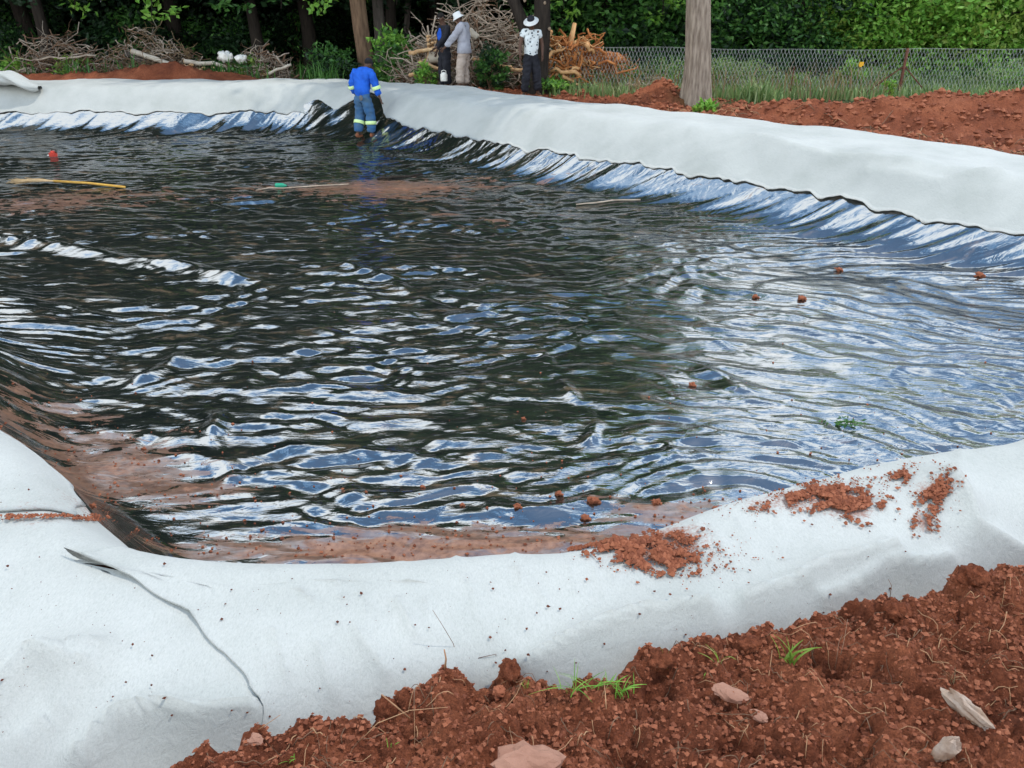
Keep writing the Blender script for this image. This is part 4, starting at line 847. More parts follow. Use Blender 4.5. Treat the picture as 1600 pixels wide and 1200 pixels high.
# uprooted stump with orange roots
x, Y, _ = AY(905, 130, 21.2); zg = gz(x, Y); root = empty('uprooted_stump', (x, Y, zg)); tag(root, 'uprooted tree stump with a tangle of bright orange roots', 'tree stump')
def loc(px, py, dy=0): a = AY(px, py, Y + dy); return np.array([a[0]-x, dy, a[2]-zg])
r3 = np.random.RandomState(21)
mb = MB(); mb.tube([loc(890, 82), loc(893, 60), loc(898, 36)], [.085, .065, .05], 9, rough=.2); mb.build('trunk_stub', M['rootpale'], root)
mb = MB(); mb.blob(loc(893, 85, .1), (.34, .25, .24), 4, .5, k=20, fr=2.4); mb.blob(loc(945, 95, .15), (.40, .25, .20), 9, .5, k=20, fr=2.6); mb.build('root_crown', M['rootwood'], root)
mb = MB(); mb2 = MB()
for i in range(150):
    c = loc(893, 80, r3.uniform(-.15, .2)); e = loc(r3.uniform(850, 945), r3.uniform(50, 140), r3.uniform(-.4, .3)); (mb if i % 4 else mb2).tube(curvy(c, e, .14, 8, r3), np.linspace(r3.uniform(.018, .055), .010, 8), 6)
for i in range(110):
    c = loc(r3.uniform(905, 975), r3.uniform(85, 112), r3.uniform(-.15, .2)); e = c + r3.normal(size=3)*np.array([.3, .15, .14]); mb.tube(curvy(c, e, .2, 7, r3), np.linspace(r3.uniform(.008, .02), .005, 7), 5)
mb.build('root_tangle', M['rootwood'], root); mb2.build('pale_roots', M['rootpale'], root)
for a, b, rd in [((905, 108), (868, 118), .035), ((912, 80), (906, 112), .03), ((905, 118), (860, 112), .045), ((880, 118), (905, 132), .04), ((852, 92), (878, 78), .05), ((945, 84), (920, 70), .03), ((935, 100), (998, 104), .028), ((850, 60), (862, 48), .06), ((915, 68), (928, 84), .05)]:
    mb = MB(); mb.tube(curvy(loc(*a, -.38), loc(*b, -.32), .07, 7, r3), np.linspace(rd*1.2, rd*.7, 7), 8, rough=.2); mb.build('root', M['rootpale'] if rd > .032 else M['rootwood'], root)
for i, (px, py) in enumerate([(885, 134), (902, 138), (925, 137), (946, 139), (868, 137), (957, 142)]):
    h = hit(px, py, land); b = MB(); b.blob((0, 0, 0), (.07, .06, .05), i+30, .5, k=8); o = b.build('broken_root', M['cutwood'] if i % 2 else M['palewood']); o.location = h + Vector((0, 0, .02)); tag(o, 'broken pale piece of root lying in front of the orange stump', 'wood piece', 'broken root pieces by the stump')

# ------------------------------------------------------------------ chain-link fence
x0, x1, yf0, yf1 = 1.0, 15.6, 21.0, 20.2
def fy(x): return yf0 + (yf1-yf0)*(x-x0)/(x1-x0)
def fz0(x): return float(land(x, fy(x)))
fr = empty('chain_link_fence', (x0, fy(x0), 0)); tag(fr, 'silvery chain-link wire fence with diamond mesh behind the right bank', 'fence')
mb = MB(); ztop = lambda x: 1.90 - .035*(x-1)/14 + .012*math.sin(x*2.1) + .02*math.sin(x*.7); zbot = .80; step = .085; hgt = 1.12; px_ = .0042
for sgn in (1, -1):
    xx = x0 - 1.2
    while xx < x1 + 1.2:
        a0, a1 = (xx, xx + .42*hgt) if sgn > 0 else (xx + .42*hgt, xx)
        n_ = 6; T = np.linspace(0, 1, n_); X_ = a0 + (a1-a0)*T
        if X_.min() > x0 and X_.max() < x1:
            P = np.array([[u - x0, fy(u) - fy(x0) + sgn*.003 + .03*math.sin(u*3 + t*2), zbot + (ztop(u)-zbot)*t] for u, t in zip(X_, T)]); mb.tube(P, px_, 3, closed_ends=False)
        xx += step
for z_ in (0.0,):
    P = np.array([[u-x0, fy(u)-fy(x0)-.006, ztop(u)+.0] for u in np.linspace(x0+.05, x1-.05, 60)]); mb.tube(P, .003, 4)
mb.build('wire_mesh', M['wire'], fr)
pp = MB(); X_, Yp, _ = AY(1408, 120, 19.9); Yp = fy(X_); X_, _, _ = AY(1408, 120, Yp); zg = fz0(X_)
pp.tube([(X_-x0, Yp-fy(x0)-.04, zg-.2-.0), (X_-x0, Yp-fy(x0)-.04, 1.0), (X_-x0+.01, Yp-fy(x0)-.04, 1.90)], [.038, .038, .036], 8); pp.build('post', M['rust'], fr)
for dx in (-1, 1):
    b = MB(); w_ = .98 if dx < 0 else .78; b.tube([(X_-x0, Yp-fy(x0)-.05, 1.52), (X_-x0+dx*w_, Yp-fy(x0)-.08, zg-.02)], [.016, .016], 6); b.build('brace', M['rust'], fr)
X2, _, _ = AY(1241, 120, fy(X_)); b = MB(); b.tube([(X2-x0, fy(X2)-fy(x0)-.03, .7), (X2-x0, fy(X2)-fy(x0)-.03, 1.5)], [.014, .014], 6); b.build('stake', M['rust'], fr)
X3, Y3, Z3 = AY(1353, 101, 20.3); b = MB(); b.box((0, 0, 0), (.055, .008, .045)); b.box((-.01, 0, -.055), (.03, .007, .012)); o = b.build('warning_tag', M['yellowtag'], smoothf=False); o.location = (X3, fy(X3)-.03, Z3); tag(o, 'small orange-yellow tag hanging on the wire fence', 'tag')

# ------------------------------------------------------------------ people
def skinmesh(name, verts, edges, radii, mat, parent, root=0, sub=2, taper=None):
    cloth = name in ('jacket', 'coat', 'shirt', 'trousers', 'blue_vest'); sub = 3 if cloth else 2
    me = bpy.data.meshes.new(name); me.from_pydata([tuple(v) for v in verts], edges, []); o = bpy.data.objects.new(name, me); col.objects.link(o)
    md = o.modifiers.new('s', 'SKIN'); md.branch_smoothing = .6
    for i, rr in enumerate(radii):
        rr = rr if hasattr(rr, '__len__') else (rr, rr); me.skin_vertices[0].data[i].radius = rr; me.skin_vertices[0].data[i].use_root = (i == root)
    s_ = o.modifiers.new('u', 'SUBSURF'); s_.levels = sub; s_.render_levels = sub
    bpy.context.view_layer.update(); dg = bpy.context.evaluated_depsgraph_get(); nm = bpy.data.meshes.new_from_object(o.evaluated_get(dg)); nm.name = name
    nm.materials.clear(); nm.materials.append(mat)
    for p in nm.polygons: p.use_smooth = True
    if cloth:
        n = len(nm.vertices); co = np.zeros(n*3, np.float32); no = np.zeros(n*3, np.float32); nm.vertices.foreach_get('co', co); nm.vertices.foreach_get('normal', no); co = co.reshape(-1, 3); no = no.reshape(-1, 3)
        dsp = .016*(1-2*np.abs(perlin(co[:, 0]*5 + co[:, 1]*3, co[:, 2]*9 + co[:, 0]*4, 190))) + .007*perlin(co[:, 0]*14 + co[:, 1]*9, co[:, 2]*20, 191)
        nm.vertices.foreach_set('co', (co + no*dsp[:, None]).astype(np.float32).ravel()); nm.update()
    bpy.data.objects.remove(o); n = bpy.data.objects.new(name, nm); col.objects.link(n); n.parent = parent; return n
class Sk:
    def __init__(s): s.v = []; s.e = []; s.r = []
    def p(s, co, rad, prev=None):
        s.v.append(co); s.r.append(rad); i = len(s.v)-1
        if prev is not None: s.e.append((prev, i))
        return i
    def chain(s, cos, rads, prev=None):
        for c, q in zip(cos, rads): prev = s.p(c, q, prev)
        return prev
def V3(*a): return Vector(a)
def lerp(a, b, t): return Vector(a).lerp(Vector(b), t)
def hand(sk, wrist, d, prev, side, curl=.5, down=None):
    """palm, five fingers; d = direction of forearm, side = thumb direction"""
    d = Vector(d).normalized(); s = Vector(side); s = (s - d*s.dot(d)).normalized(); n = d.cross(s)
    palm = wrist + d*.055; ip = sk.p(palm, (.036, .018), prev); kn = sk.p(palm + d*.035, (.036, .015), ip)
    for k, (o, L) in enumerate([(.030, .068), (.010, .078), (-.010, .072), (-.029, .056)]):
        b = palm + d*.045 + s*o; m_ = b + d*L*.5 + n*curl*.012; t = m_ + d*L*.38*(1-curl*.4) + n*curl*.03
        sk.chain([b, m_, t], [.0095, .0088, .007], kn)
    sk.chain([palm + s*.035 - d*.01, palm + s*.058 + d*.022, palm + s*.060 + d*.050], [.012, .010, .008], ip)
def person(lab, loc_, rz, J, cloth, hat=None, sc=1.0, detail=None):
    """J: joint positions (x right, y forward, z up)"""
    root = empty('person', loc_, rz); root.scale = (sc, sc, sc); tag(root, lab, 'person'); J = {k: Vector(v) for k, v in J.items()}
    sk = Sk(); pel = sk.p(J['pelvis'], (.115, .085)); wa = sk.p(J['waist'], (.115, .085), pel); ch = sk.p(J['chest'], (.165, .115), wa); ne = sk.p(J['neck'], (.058, .058), ch)
    up = (J['head']-J['neck']).normalized(); f = J['face'].normalized(); h0 = sk.p(J['head'] - up*.055 + f*.012, (.068, .078), ne); h1 = sk.p(J['head'] + up*.03 - f*.005, (.076, .092), h0); sk.p(J['head'] + up*.085, (.052, .064), h1)
    sk.p(J['head'] + f*.112 - up*.012, (.012, .014), h1)                 # nose
    r_ = f.cross(up).normalized()
    for q in (-1, 1):
        e = sk.p(J['head'] + r_*q*.085 - up*.005, (.016, .012), h1)
        sd_ = 'R' if q > 0 else 'L'; sh = sk.p(J['sh'+sd_], .060, ch); el = sk.p(J['el'+sd_], .043, sh); fa = sk.p(lerp(J['el'+sd_], J['wr'+sd_], .35), .042, el); wr_ = sk.p(J['wr'+sd_], .027, fa)
        hand(sk, J['wr'+sd_], J['wr'+sd_]-J['el'+sd_], wr_, f if q > 0 else f, .6)
        hi = sk.p(J['hip'+sd_], .070, pel); th = sk.p(lerp(J['hip'+sd_], J['kn'+sd_], .45), .070, hi); kn = sk.p(J['kn'+sd_], .056, th); ca = sk.p(lerp(J['kn'+sd_], J['an'+sd_], .3), .056, kn); an = sk.p(J['an'+sd_], .036, ca)
        sk.p(J['an'+sd_] + J['toe'+sd_]*.17 + V3(0, 0, -.035), (.042, .028), an)
    skinmesh('body', sk.v, sk.e, sk.r, M['skin'], root)
    for q in (-1, 1):
        eb = MB(); eb.blob(J['head'] + r_*q*.032 + f*.088 + up*.015, (.011, .011, .009), 1, 0, k=8); eb.build('eye', M['eye'], root)
    hb = MB(); hb.blob(J['head'] + up*.035 - f*.018, (.083, .090, .078), 2, .12, k=14, fr=3); hb.build('hair', M['hair'], root)
    # upper garment
    t = cloth['top']; sk = Sk(); w = t.get('w', .022); hem = t['hem']; p0 = sk.p(lerp(J['pelvis'], J['waist'], -hem-.45), (.165+w, .14+w)); p1 = sk.p(J['waist'], (.15+w, .12+w), p0); p2 = sk.p(J['chest'], (.17+w, .12+w), p1); sk.p(lerp(J['chest'], J['neck'], .9), (.07+w*.6, .07+w*.6), p2)
    for sd_ in 'LR':
        a = sk.p(J['sh'+sd_], .070+w*.6, p2); b = sk.p(lerp(J['sh'+sd_], J['el'+sd_], .5), .058+w*.6, a); 
        if t['sleeve'] > 1:
            c = sk.p(J['el'+sd_], .052+w*.6, b); sk.p(lerp(J['el'+sd_], J['wr'+sd_], t['sleeve']-1), .042+w*.6, c)
    skinmesh(t['name'], sk.v, sk.e, sk.r, t['mat'], root)
    t = cloth['legs']; sk = Sk(); w = t.get('w', .018); p0 = sk.p(lerp(J['pelvis'], J['waist'], .7), (.15+w*.6, .12+w*.6)); p1 = sk.p(J['pelvis'] - V3(0, 0, .02), (.18+w*.5, .15+w*.6), p0)
    for sd_ in 'LR':
        a = sk.p(J['hip'+sd_] - V3(0, 0, .10), .105+w*.6, p1); b = sk.p(lerp(J['hip'+sd_], J['kn'+sd_], .5), .092+w*.8, a); c = sk.p(J['kn'+sd_], .070+w, b); d_ = sk.p(lerp(J['kn'+sd_], J['an'+sd_], .55), .064+w*1.2, c); sk.p(lerp(J['kn'+sd_], J['an'+sd_], .93), .055+w*1.3, d_)
    skinmesh('trousers', sk.v, sk.e, sk.r, t['mat'], root)
    for sd_ in 'LR':
        b = J['an'+sd_]; tf = J['toe'+sd_]; s_ = Sk(); a0 = s_.p(b + V3(0, 0, .03), .050); a1 = s_.p(b - tf*.03 + V3(0, 0, -.045), (.046, .040), a0); a2 = s_.p(b + tf*.10 + V3(0, 0, -.05), (.050, .034), a1); s_.p(b + tf*.20 + V3(0, 0, -.058), (.042, .026), a2)
        skinmesh('shoe', s_.v, s_.e, s_.r, cloth['shoe'], root)
        for what, frac, rad in cloth.get('bands', []):
            A, B = (J['el'+sd_], J['wr'+sd_]) if what == 'arm' else (J['kn'+sd_], J['an'+sd_]); c = lerp(A, B, frac); ax = (B-A).normalized(); mb = MB()
            mb.lathe([(rad*.96, -.036), (rad, -.034), (rad, .034), (rad*.96, .036)], 16, c, rot=ax.to_track_quat('Z', 'Y').to_matrix()); mb.build('reflective_band', M['reflective'], root)
    if hat:
        mb = MB(); rot = up.to_track_quat('Z', 'Y').to_matrix(); mb.lathe([(r0, z0) for r0, z0 in hat['prof']], 18, J['head'] + up*hat.get('z', .04), sx=.9, sy=1.08, rot=rot); mb.build(hat['name'], hat['mat'], root)
        if 'band' in hat: b = MB(); b.lathe([(r0, z0) for r0, z0 in hat['band']], 18, J['head'] + up*hat.get('z', .04), sx=.9, sy=1.08, rot=rot); b.build('hat_crown', M['black'], root)
    if detail: detail(root, J)
    return root
def stand(**k):
    J = dict(pelvis=(0, 0, .93), waist=(0, .0, 1.10), chest=(0, .0, 1.32), neck=(0, .01, 1.50), head=(0, .03, 1.62), face=(0, 1, -.1), shL=(-.185, 0, 1.42), shR=(.185, 0, 1.42), elL=(-.235, -.02, 1.14), elR=(.235, -.02, 1.14),
             wrL=(-.24, .06, .90), wrR=(.24, .06, .90), hipL=(-.085, 0, .90), hipR=(.085, 0, .90), knL=(-.10, .03, .50), knR=(.10, .03, .50), anL=(-.11, 0, .09), anR=(.11, 0, .09), toeL=(-.15, .98, 0), toeR=(.15, .98, 0)); J.update(k); return J
# worker in blue, seen from behind, stooping and walking to the right
def badge(root, J):
    b = MB(); b.blob(J['pelvis'] + V3(.045, -.128, -.07), (.045, .022, .06), 2, .1, k=12); b.build('seat_patch', M['patch'], root)
_wx, _wy = G(571, 217, 0.03); h = hit(571, 217, lambda a, b: bank(a, b) + wr(a, b))
zf = lambda x, y: float(bank(x, y) + wr(x, y))
person('man in blue overalls with yellow reflective bands walking on the black liner, seen from behind', (h.x, h.y, zf(h.x, h.y) + .015), R(-22),
       stand(chest=(.01, .10, 1.29), neck=(.02, .20, 1.44), head=(.03, .29, 1.52), face=(0, .75, -.65), waist=(0, .03, 1.09), shL=(-.20, .10, 1.38), shR=(.20, .10, 1.38), elL=(-.27, .05, 1.11), elR=(.29, .10, 1.10), wrL=(-.24, .13, .88), wrR=(.35, .14, .86),
             knL=(-.14, .10, .50), anL=(-.15, -.07, .09), knR=(.12, .08, .50), anR=(.15, .04, .09), toeR=(.75, .66, 0), toeL=(-.05, .99, 0)),
       dict(top=dict(name='jacket', mat=M['blue'], hem=.25, sleeve=1.85, w=.044), legs=dict(mat=M['blue2'], w=.034), shoe=M['boot'], bands=[('arm', .18, .100), ('leg', .42, .122)]),
       hat=dict(name='cap', mat=M['black'], prof=[(.001, .088), (.05, .082), (.085, .05), (.094, .01), (.096, -.02), (.085, -.022)], z=.03, band=[(.097, .0), (.098, .02), (.094, .035)]), detail=badge)
def jug(root, J): pass
# man in grey coat and white hat, side on, facing left
x, y, _ = AY(727, 150, 20.3); z0_ = gz(x, y)
def coat(root, J):
    b = MB(); b.lathe([(.175, 0), (.195, -.10), (.215, -.24), (.20, -.245), (.17, -.02)], 20, J['pelvis'] + V3(0, 0, .12), sx=1.0, sy=.8); b.build('coat_skirt', M['greycloth'], root)
    b = MB(); b.blob(J['wrR'] + V3(0, .03, -.09), (.05, .05, .085), 4, .2, k=10); b.build('glove', M['glove'], root)
person('man in a light grey coat, beige trousers and white bucket hat standing side-on', (x, y, z0_), R(78),
       stand(chest=(0, .03, 1.30), neck=(0, .07, 1.45), head=(0, .12, 1.55), face=(0, .9, -.45), elL=(-.20, .22, 1.12), wrL=(-.17, .42, .93), elR=(.22, -.03, 1.12), wrR=(.22, .05, .88), knL=(-.10, .07, .5), anL=(-.10, .10, .09)),
       dict(top=dict(name='coat', mat=M['greycloth'], hem=.35, sleeve=1.88, w=.032), legs=dict(mat=M['khaki'], w=.034), shoe=M['darkboot']),
       hat=dict(name='bucket_hat', mat=M['white'], prof=[(.001, .115), (.07, .112), (.085, .10), (.095, .02), (.14, -.03), (.142, -.034), (.09, .0)], z=.025), detail=coat)
# man in black with a blue front, behind him
x, y, _ = AY(697, 150, 21.0); z1_ = gz(x, y)
def bluefront(root, J):
    s_ = Sk(); s_.chain([J['waist'] + V3(.03, .05, -.02), J['chest'] + V3(.03, .055, -.03), J['chest'] + V3(.02, .06, .10)], [(.115, .098), (.125, .098), (.06, .06)]); skinmesh('blue_vest', s_.v, s_.e, s_.r, M['navy'], root)
person('man in black with a bright blue vest standing behind the man in grey', (x, y, z1_), R(128),
       stand(head=(0, .08, 1.63), face=(-.15, .9, -.3), elL=(-.20, .17, 1.12), wrL=(-.16, .36, .98)),
       dict(top=dict(name='jacket', mat=M['black'], hem=.1, sleeve=1.9, w=.024), legs=dict(mat=M['black'], w=.024), shoe=M['darkboot']), detail=bluefront)
jx, jy, jz = AY(694, 132, 20.6); jr = empty('canister', (jx, jy, gz(jx, jy) + .28)); tag(jr, 'small off-white plastic canister held low by the man in grey', 'canister')
b = MB(); b.lathe([(.001, -.1), (.075, -.1), (.085, -.08), (.085, .05), (.06, .085), (.03, .10), (.001, .105)], 12, sx=1, sy=.7); b.build('jug', M['whiteplastic'], jr)
b = MB(); b.tube([(-.055, 0, .07), (-.05, 0, .13), (0, 0, .15), (.05, 0, .13), (.055, 0, .07)], .010, 6); b.build('handle', M['whiteplastic'], jr)
# man in patterned white shirt and sun hat, from behind
m, t, p = newmat('patterned_shirt'); tcn = nn(t, 'ShaderNodeTexCoord'); vv = nn(t, 'ShaderNodeTexVoronoi', i_Scale=13.0); t.links.new(tcn.outputs['Object'], vv.inputs['Vector'])
vn = nn(t, 'ShaderNodeTexNoise', i_Scale=30.0); t.links.new(tcn.outputs['Object'], vn.inputs['Vector']); am = nn(t, 'ShaderNodeMath', operation='MULTIPLY_ADD'); t.links.new(vn.outputs['Fac'], am.inputs[0]); am.inputs[1].default_value = .4; t.links.new(vv.outputs['Distance'], am.inputs[2])
t.links.new(ramp(t, am.outputs[0], [(.44, (.05, .07, .09)), (.52, (.66, .70, .70))]), p.inputs['Base Color']); p.inputs['Roughness'].default_value = .9; M['pattern'] = m
x, y, _ = AY(829, 150, 19.9); z2_ = gz(x, y)
def hatbrim(root, J): pass
person('man in a white shirt with dark leaf pattern, black trousers and broad sun hat', (x, y, z2_), R(-165),
       stand(chest=(0, .03, 1.31), neck=(0, .05, 1.49), head=(.03, .10, 1.60), face=(.45, .85, -.25), elL=(-.27, .0, 1.13), wrL=(-.24, .12, .93), elR=(.27, .03, 1.14), wrR=(.30, .16, .93), hipL=(-.09, 0, .9), knL=(-.13, .05, .5), anL=(-.17, .02, .09), knR=(.12, .06, .5), anR=(.17, .03, .09), toeR=(.55, .83, 0)),
       dict(top=dict(name='shirt', mat=M['pattern'], hem=.15, sleeve=.9, w=.030), legs=dict(mat=M['black'], w=.026), shoe=M['boot']),
       hat=dict(name='sun_hat', mat=M['white'], prof=[(.085, .03), (.12, .012), (.19, -.012), (.192, -.02), (.12, .0), (.08, .01)], z=.05, band=[(.001, .10), (.06, .098), (.088, .07), (.092, .025)]))

# ------------------------------------------------------------------ small things on the liner
def zl_(x, y): return float(bank(x, y) + wr(x, y))
h = hit(84, 246, bank); root = empty('red_tool', (h.x, h.y, zl_(h.x, h.y) + .02)); root.scale = (.75, .75, .75); tag(root, 'small red plastic welding tool lying on the far left of the liner', 'tool')
b = MB(); b.box((0, 0, .05), (.09, .05, .05)); b.blob((.0, 0, .11), (.07, .05, .05), 3, .3, k=10); b.build('housing', M['redplastic'], root, False)
b = MB(); b.tube([(.07, 0, .05), (.10, 0, .13), (.09, 0, .20)], .018, 6); b.tube([(-.03, 0, .12), (-.01, 0, .18), (.05, 0, .19)], .012, 6); b.build('handle', M['darkboot'], root)
b = MB(); b.tube([(-.08, 0, .04), (-.16, 0, .03)], [.02, .015], 8); b.build('nozzle', M['whiteplastic'], root)
A = hit(85, 289, bank); B = hit(196, 296, bank); root = empty('broom', (A.x, A.y, zl_(A.x, A.y) + .03)); tag(root, 'straw broom with a long yellow handle lying on the liner', 'broom')
dB = np.array([B.x-A.x, B.y-A.y, zl_(B.x, B.y)-zl_(A.x, A.y)]); b = MB(); b.tube([(0, 0, .03), tuple(dB*.5 + [0, 0, .03]), tuple(dB)], .020, 8); b.build('handle', M['bamboo'], root)
b = MB(); r3 = np.random.RandomState(3)
for i in range(140): b.tube([(r3.normal()*.015, r3.normal()*.015, .03), (-.30 + r3.normal()*.03, r3.normal()*.05, .03 + r3.rand()*.03), (-.58 + r3.normal()*.08, r3.normal()*.11, .01 + r3.rand()*.04)], .006, 3)
b.build('bristles', M['bristle'], root)
h = hit(439, 294, bank); b = MB(); b.lathe([(.001, -.09), (.035, -.09), (.04, -.07), (.04, .04), (.018, .075), (.015, .10), (.001, .10)], 12, rot=Matrix.Rotation(R(90), 3, 'Y')); o = b.build('green_bottle', M['greenplastic']); o.location = (h.x, h.y, zl_(h.x, h.y) + .045); tag(o, 'small green bottle lying on the wet liner', 'bottle')
for a, b_, rd, lab in [((400, 298), (545, 290), .012, 'thin pale stick lying near the green bottle'), ((590, 280), (660, 273), .022, 'dark stick above the orange mud patch'), ((1000, 320), (900, 322), .012, 'thin grey stick on the liner near the right slope')]:
    A = hit(*a, bank); B = hit(*b_, bank); P = np.array([[*(A.lerp(B, t)[:2]), 0] for t in np.linspace(0, 1, 8)]); P[:, 2] = bank(P[:, 0], P[:, 1]) + wr(P[:, 0], P[:, 1]) + .02; b = MB(); b.tube(P, rd, 6, rough=.2); o = b.build('stick', M['bark_dark'] if 'dark' in lab else M['drystick']); tag(o, lab, 'stick')
# lumps of earth on the liner
ck = [(927, 785, .045), (1081, 603, .035), (873, 773, .03), (808, 793, .03), (1025, 787, .035), (1117, 795, .022), (914, 811, .035), (1012, 512, .0), (145, 792, .02), (225, 702, .02), (660, 762, .02), (1252, 468, .05), (818, 655, .02), (722, 790, .02), (1310, 423, .05), (1180, 465, .04), (1530, 432, .06)]
cat_ = ['red clod on the liner directly below the long white glint', 'lone dark clod in the middle of the liner']
CL = ['largest red clod on the liner at the near edge, just left of the felt crest', 'lone dark clod in the middle of the liner far from the others', 'clod just above the long white glint near the bank', 'dark clod at the left part of the long white glint', 'clod on the muddy strip right of the largest red clod', 'small clod on the liner touching the rising felt edge', 'clod in the mud just below the largest red clod', '', 'small clod by the crumb seam at the left corner of the liner', 'tiny clod on the orange mud at the left', 'small clod on the liner directly above the near felt, mid picture', 'clod on the pale blue reflections right of centre', 'tiny clod on the dark liner left of the long diagonal fold', 'small clod in the near mud left of the others there', 'upper clod on the right slope foot of the liner', 'clod between the two on the bright blue reflections', 'farthest right clod close to the right liner slope']
for i, (px, py, rd) in enumerate(ck):
    if rd == 0: continue
    h = hit(px, py, lambda a, b: bank(a, b) + wr(a, b)); b = MB(); rd *= .72; b.blob((0, 0, 0), (rd, rd*.9, rd*.62), 50+i, .85, k=16, fr=2.8); b.blob((rd*1.1, -rd*.3, -rd*.3), rd*.4, 70+i, .5, k=8)
    o = b.build('earth_clod', M['clod']); o.location = h + Vector((0, 0, rd*.45)); tag(o, CL[i], 'clod', 'clods of earth on the liner')
# bundled end of a felt sheet at the far left
h = Vector(AY(30, 135, 21.0)); mb = MB(); nu, nv = 60, 40; U, Vv = np.meshgrid(np.linspace(0, 1, nu), np.linspace(0, 2*np.pi, nv, endpoint=False), indexing='ij')
cx = -2.6 + 3.15*U; rr = .23*(1 - .25*U)*(1 + .22*perlin(U*5, np.cos(Vv)*1.4 + 3, 160) + .16*perlin(U*11 + np.sin(Vv)*1.5, np.cos(Vv)*2.2, 161)); rr = rr*np.sqrt(np.clip(1.02 - ((U-.45)/.56)**6, 0.01, 1))
Vb = np.stack([cx + .25*np.sin(Vv)*0, np.cos(Vv)*rr*1.5 + .25*smooth(U)*-1, np.sin(Vv)*rr*(1 - .25*U) + .02 - .22*smooth((U-.75)/.25)], -1)
idx = np.arange(nu*nv).reshape(nu, nv); F_ = np.stack([idx[:-1], np.roll(idx, -1, 1)[:-1], np.roll(idx, -1, 1)[1:], idx[1:]], -1).reshape(-1, 4); mb.add(Vb.reshape(-1, 3), F_)
x, y, _ = AY(40, 130, 20.9); o = mb.build('felt_bundle', M['fabric']); o.location = (x, y - .05, float(fabz(x, y)) + .17); o.rotation_euler = (0, 0, R(-6)); tag(o, 'rolled and crumpled end of white felt lying on the far left bank', 'fabric bundle')

# ------------------------------------------------------------------ soil on the felt, crumbs, roots, stones
def crumbs(mb, xy, z, rmin, rmax, seed, pw=2.5):
    r_ = np.random.RandomState(seed); n = len(xy); base = np.array([[1, 0, 0], [0, 1, 0], [-1, 0, 0], [0, -1, 0], [0, 0, 1], [0, 0, -1.0]])
    rr = rmin + (rmax-rmin)*r_.rand(n)**pw; V = base[None]*(rr[:, None, None])*(1 + .5*(r_.rand(n, 6, 1)-.5)); a = r_.rand(n)*6.28; ca, sa = np.cos(a), np.sin(a)
    W = V.copy(); W[:, :, 0] = V[:, :, 0]*ca[:, None] - V[:, :, 1]*sa[:, None]; W[:, :, 1] = V[:, :, 0]*sa[:, None] + V[:, :, 1]*ca[:, None]; W[:, :, 2] *= .8; W = W + r_.normal(size=W.shape)*rr[:, None, None]*.12
    W[:, :, 0] += xy[:, 0:1]; W[:, :, 1] += xy[:, 1:2]; W[:, :, 2] += (z + rr*.45)[:, None]
    f = np.array([[0, 1, 4, 4], [1, 2, 4, 4], [2, 3, 4, 4], [3, 0, 4, 4], [1, 0, 5, 5], [2, 1, 5, 5], [3, 2, 5, 5], [0, 3, 5, 5]]); F = (f[None] + np.arange(n)[:, None, None]*6).reshape(-1, 4); mb.add(W.reshape(-1, 3), F)
r4 = np.random.RandomState(44)
def patch(px, py, w, hgt, n, lab, ang=0, seed=0, hump=.02, rmax=.012):
    mb = MB(); u = r4.normal(size=(n*3, 2))*.45; a = R(ang); X = px + (u[:, 0]*w*math.cos(a) - u[:, 1]*hgt*math.sin(a)); Yy = py + (u[:, 0]*w*math.sin(a) + u[:, 1]*hgt*math.cos(a))
    mask = perlin(X*.035 + seed*7, Yy*.06, 170 + seed) > -.12 + .1*(np.abs(u[:, 0])); X, Yy, u = X[mask][:n], Yy[mask][:n], u[mask][:n]
    h0 = hit(px, py, fabz); P = []
    for q in range(len(X)):
        d = raydir(X[q], Yy[q]); t = (h0.z-EYE)/d[2]; P.append((d[0]*t, d[1]*t))
    P = np.array(P); dens = np.exp(-(u[:, 0]**2 + u[:, 1]**2)*2.2); z = fabz(P[:, 0], P[:, 1]) + .013 + hump*dens*r4.rand(len(P)); crumbs(mb, P, z, .0025, rmax, seed, 3.0)
    o = mb.build('soil_patch', M['clod'], smoothf=False); tag(o, lab, 'spilled soil', kind='stuff')
patch(1000, 868, 85, 24, 3800, 'largest red soil patch spilled on the near felt bank', 14, 1, .03, .016)
patch(1045, 850, 60, 26, 500, 'loose crumbs around the largest soil patch', 5, 2)
patch(1310, 787, 65, 24, 2600, 'second red soil patch farther right on the felt crest', 10, 3, .025, .014)
patch(1235, 785, 60, 10, 700, 'thin streak of soil left of the second patch', -18, 4)
patch(1405, 752, 20, 10, 350, 'small soil spill near the liner edge on the right', -20, 5)
patch(1458, 780, 32, 26, 800, 'scattered soil patch at the right of the felt crest', 20, 6, .02, .012)
patch(1440, 826, 14, 12, 260, 'tiny lone soil heap below the right patch', 0, 7, .02, .012)
patch(1290, 770, 190, 26, 500, 'loose sprinkled crumbs all along the right felt crest', -12, 8, 0, .008)
patch(1060, 870, 120, 45, 400, 'loose sprinkled crumbs around the left soil patch', 0, 9, 0, .008)
sp_ = np.array([tuple(hit(px, 813 - .03*px + (5 if px > 110 else 0), fabz))[:2] for px in np.linspace(0, 175, 36)]); u_ = r4.rand(900)*35; P = np.stack([np.interp(u_, np.arange(36), sp_[:, 0]), np.interp(u_, np.arange(36), sp_[:, 1])], 1) + r4.normal(size=(900, 2))*np.array([.008, .010]); k = perlin(u_*.5, u_*0, 175) > -.15; P = P[k]
mb = MB(); crumbs(mb, P, fabz(P[:, 0], P[:, 1]) + .014, .002, .010, 9, 3); tag(mb.build('soil_patch', M['clod'], smoothf=False), 'line of red crumbs along the seam of the left felt sheets', 'spilled soil', kind='stuff')
mb = MB(); P = []
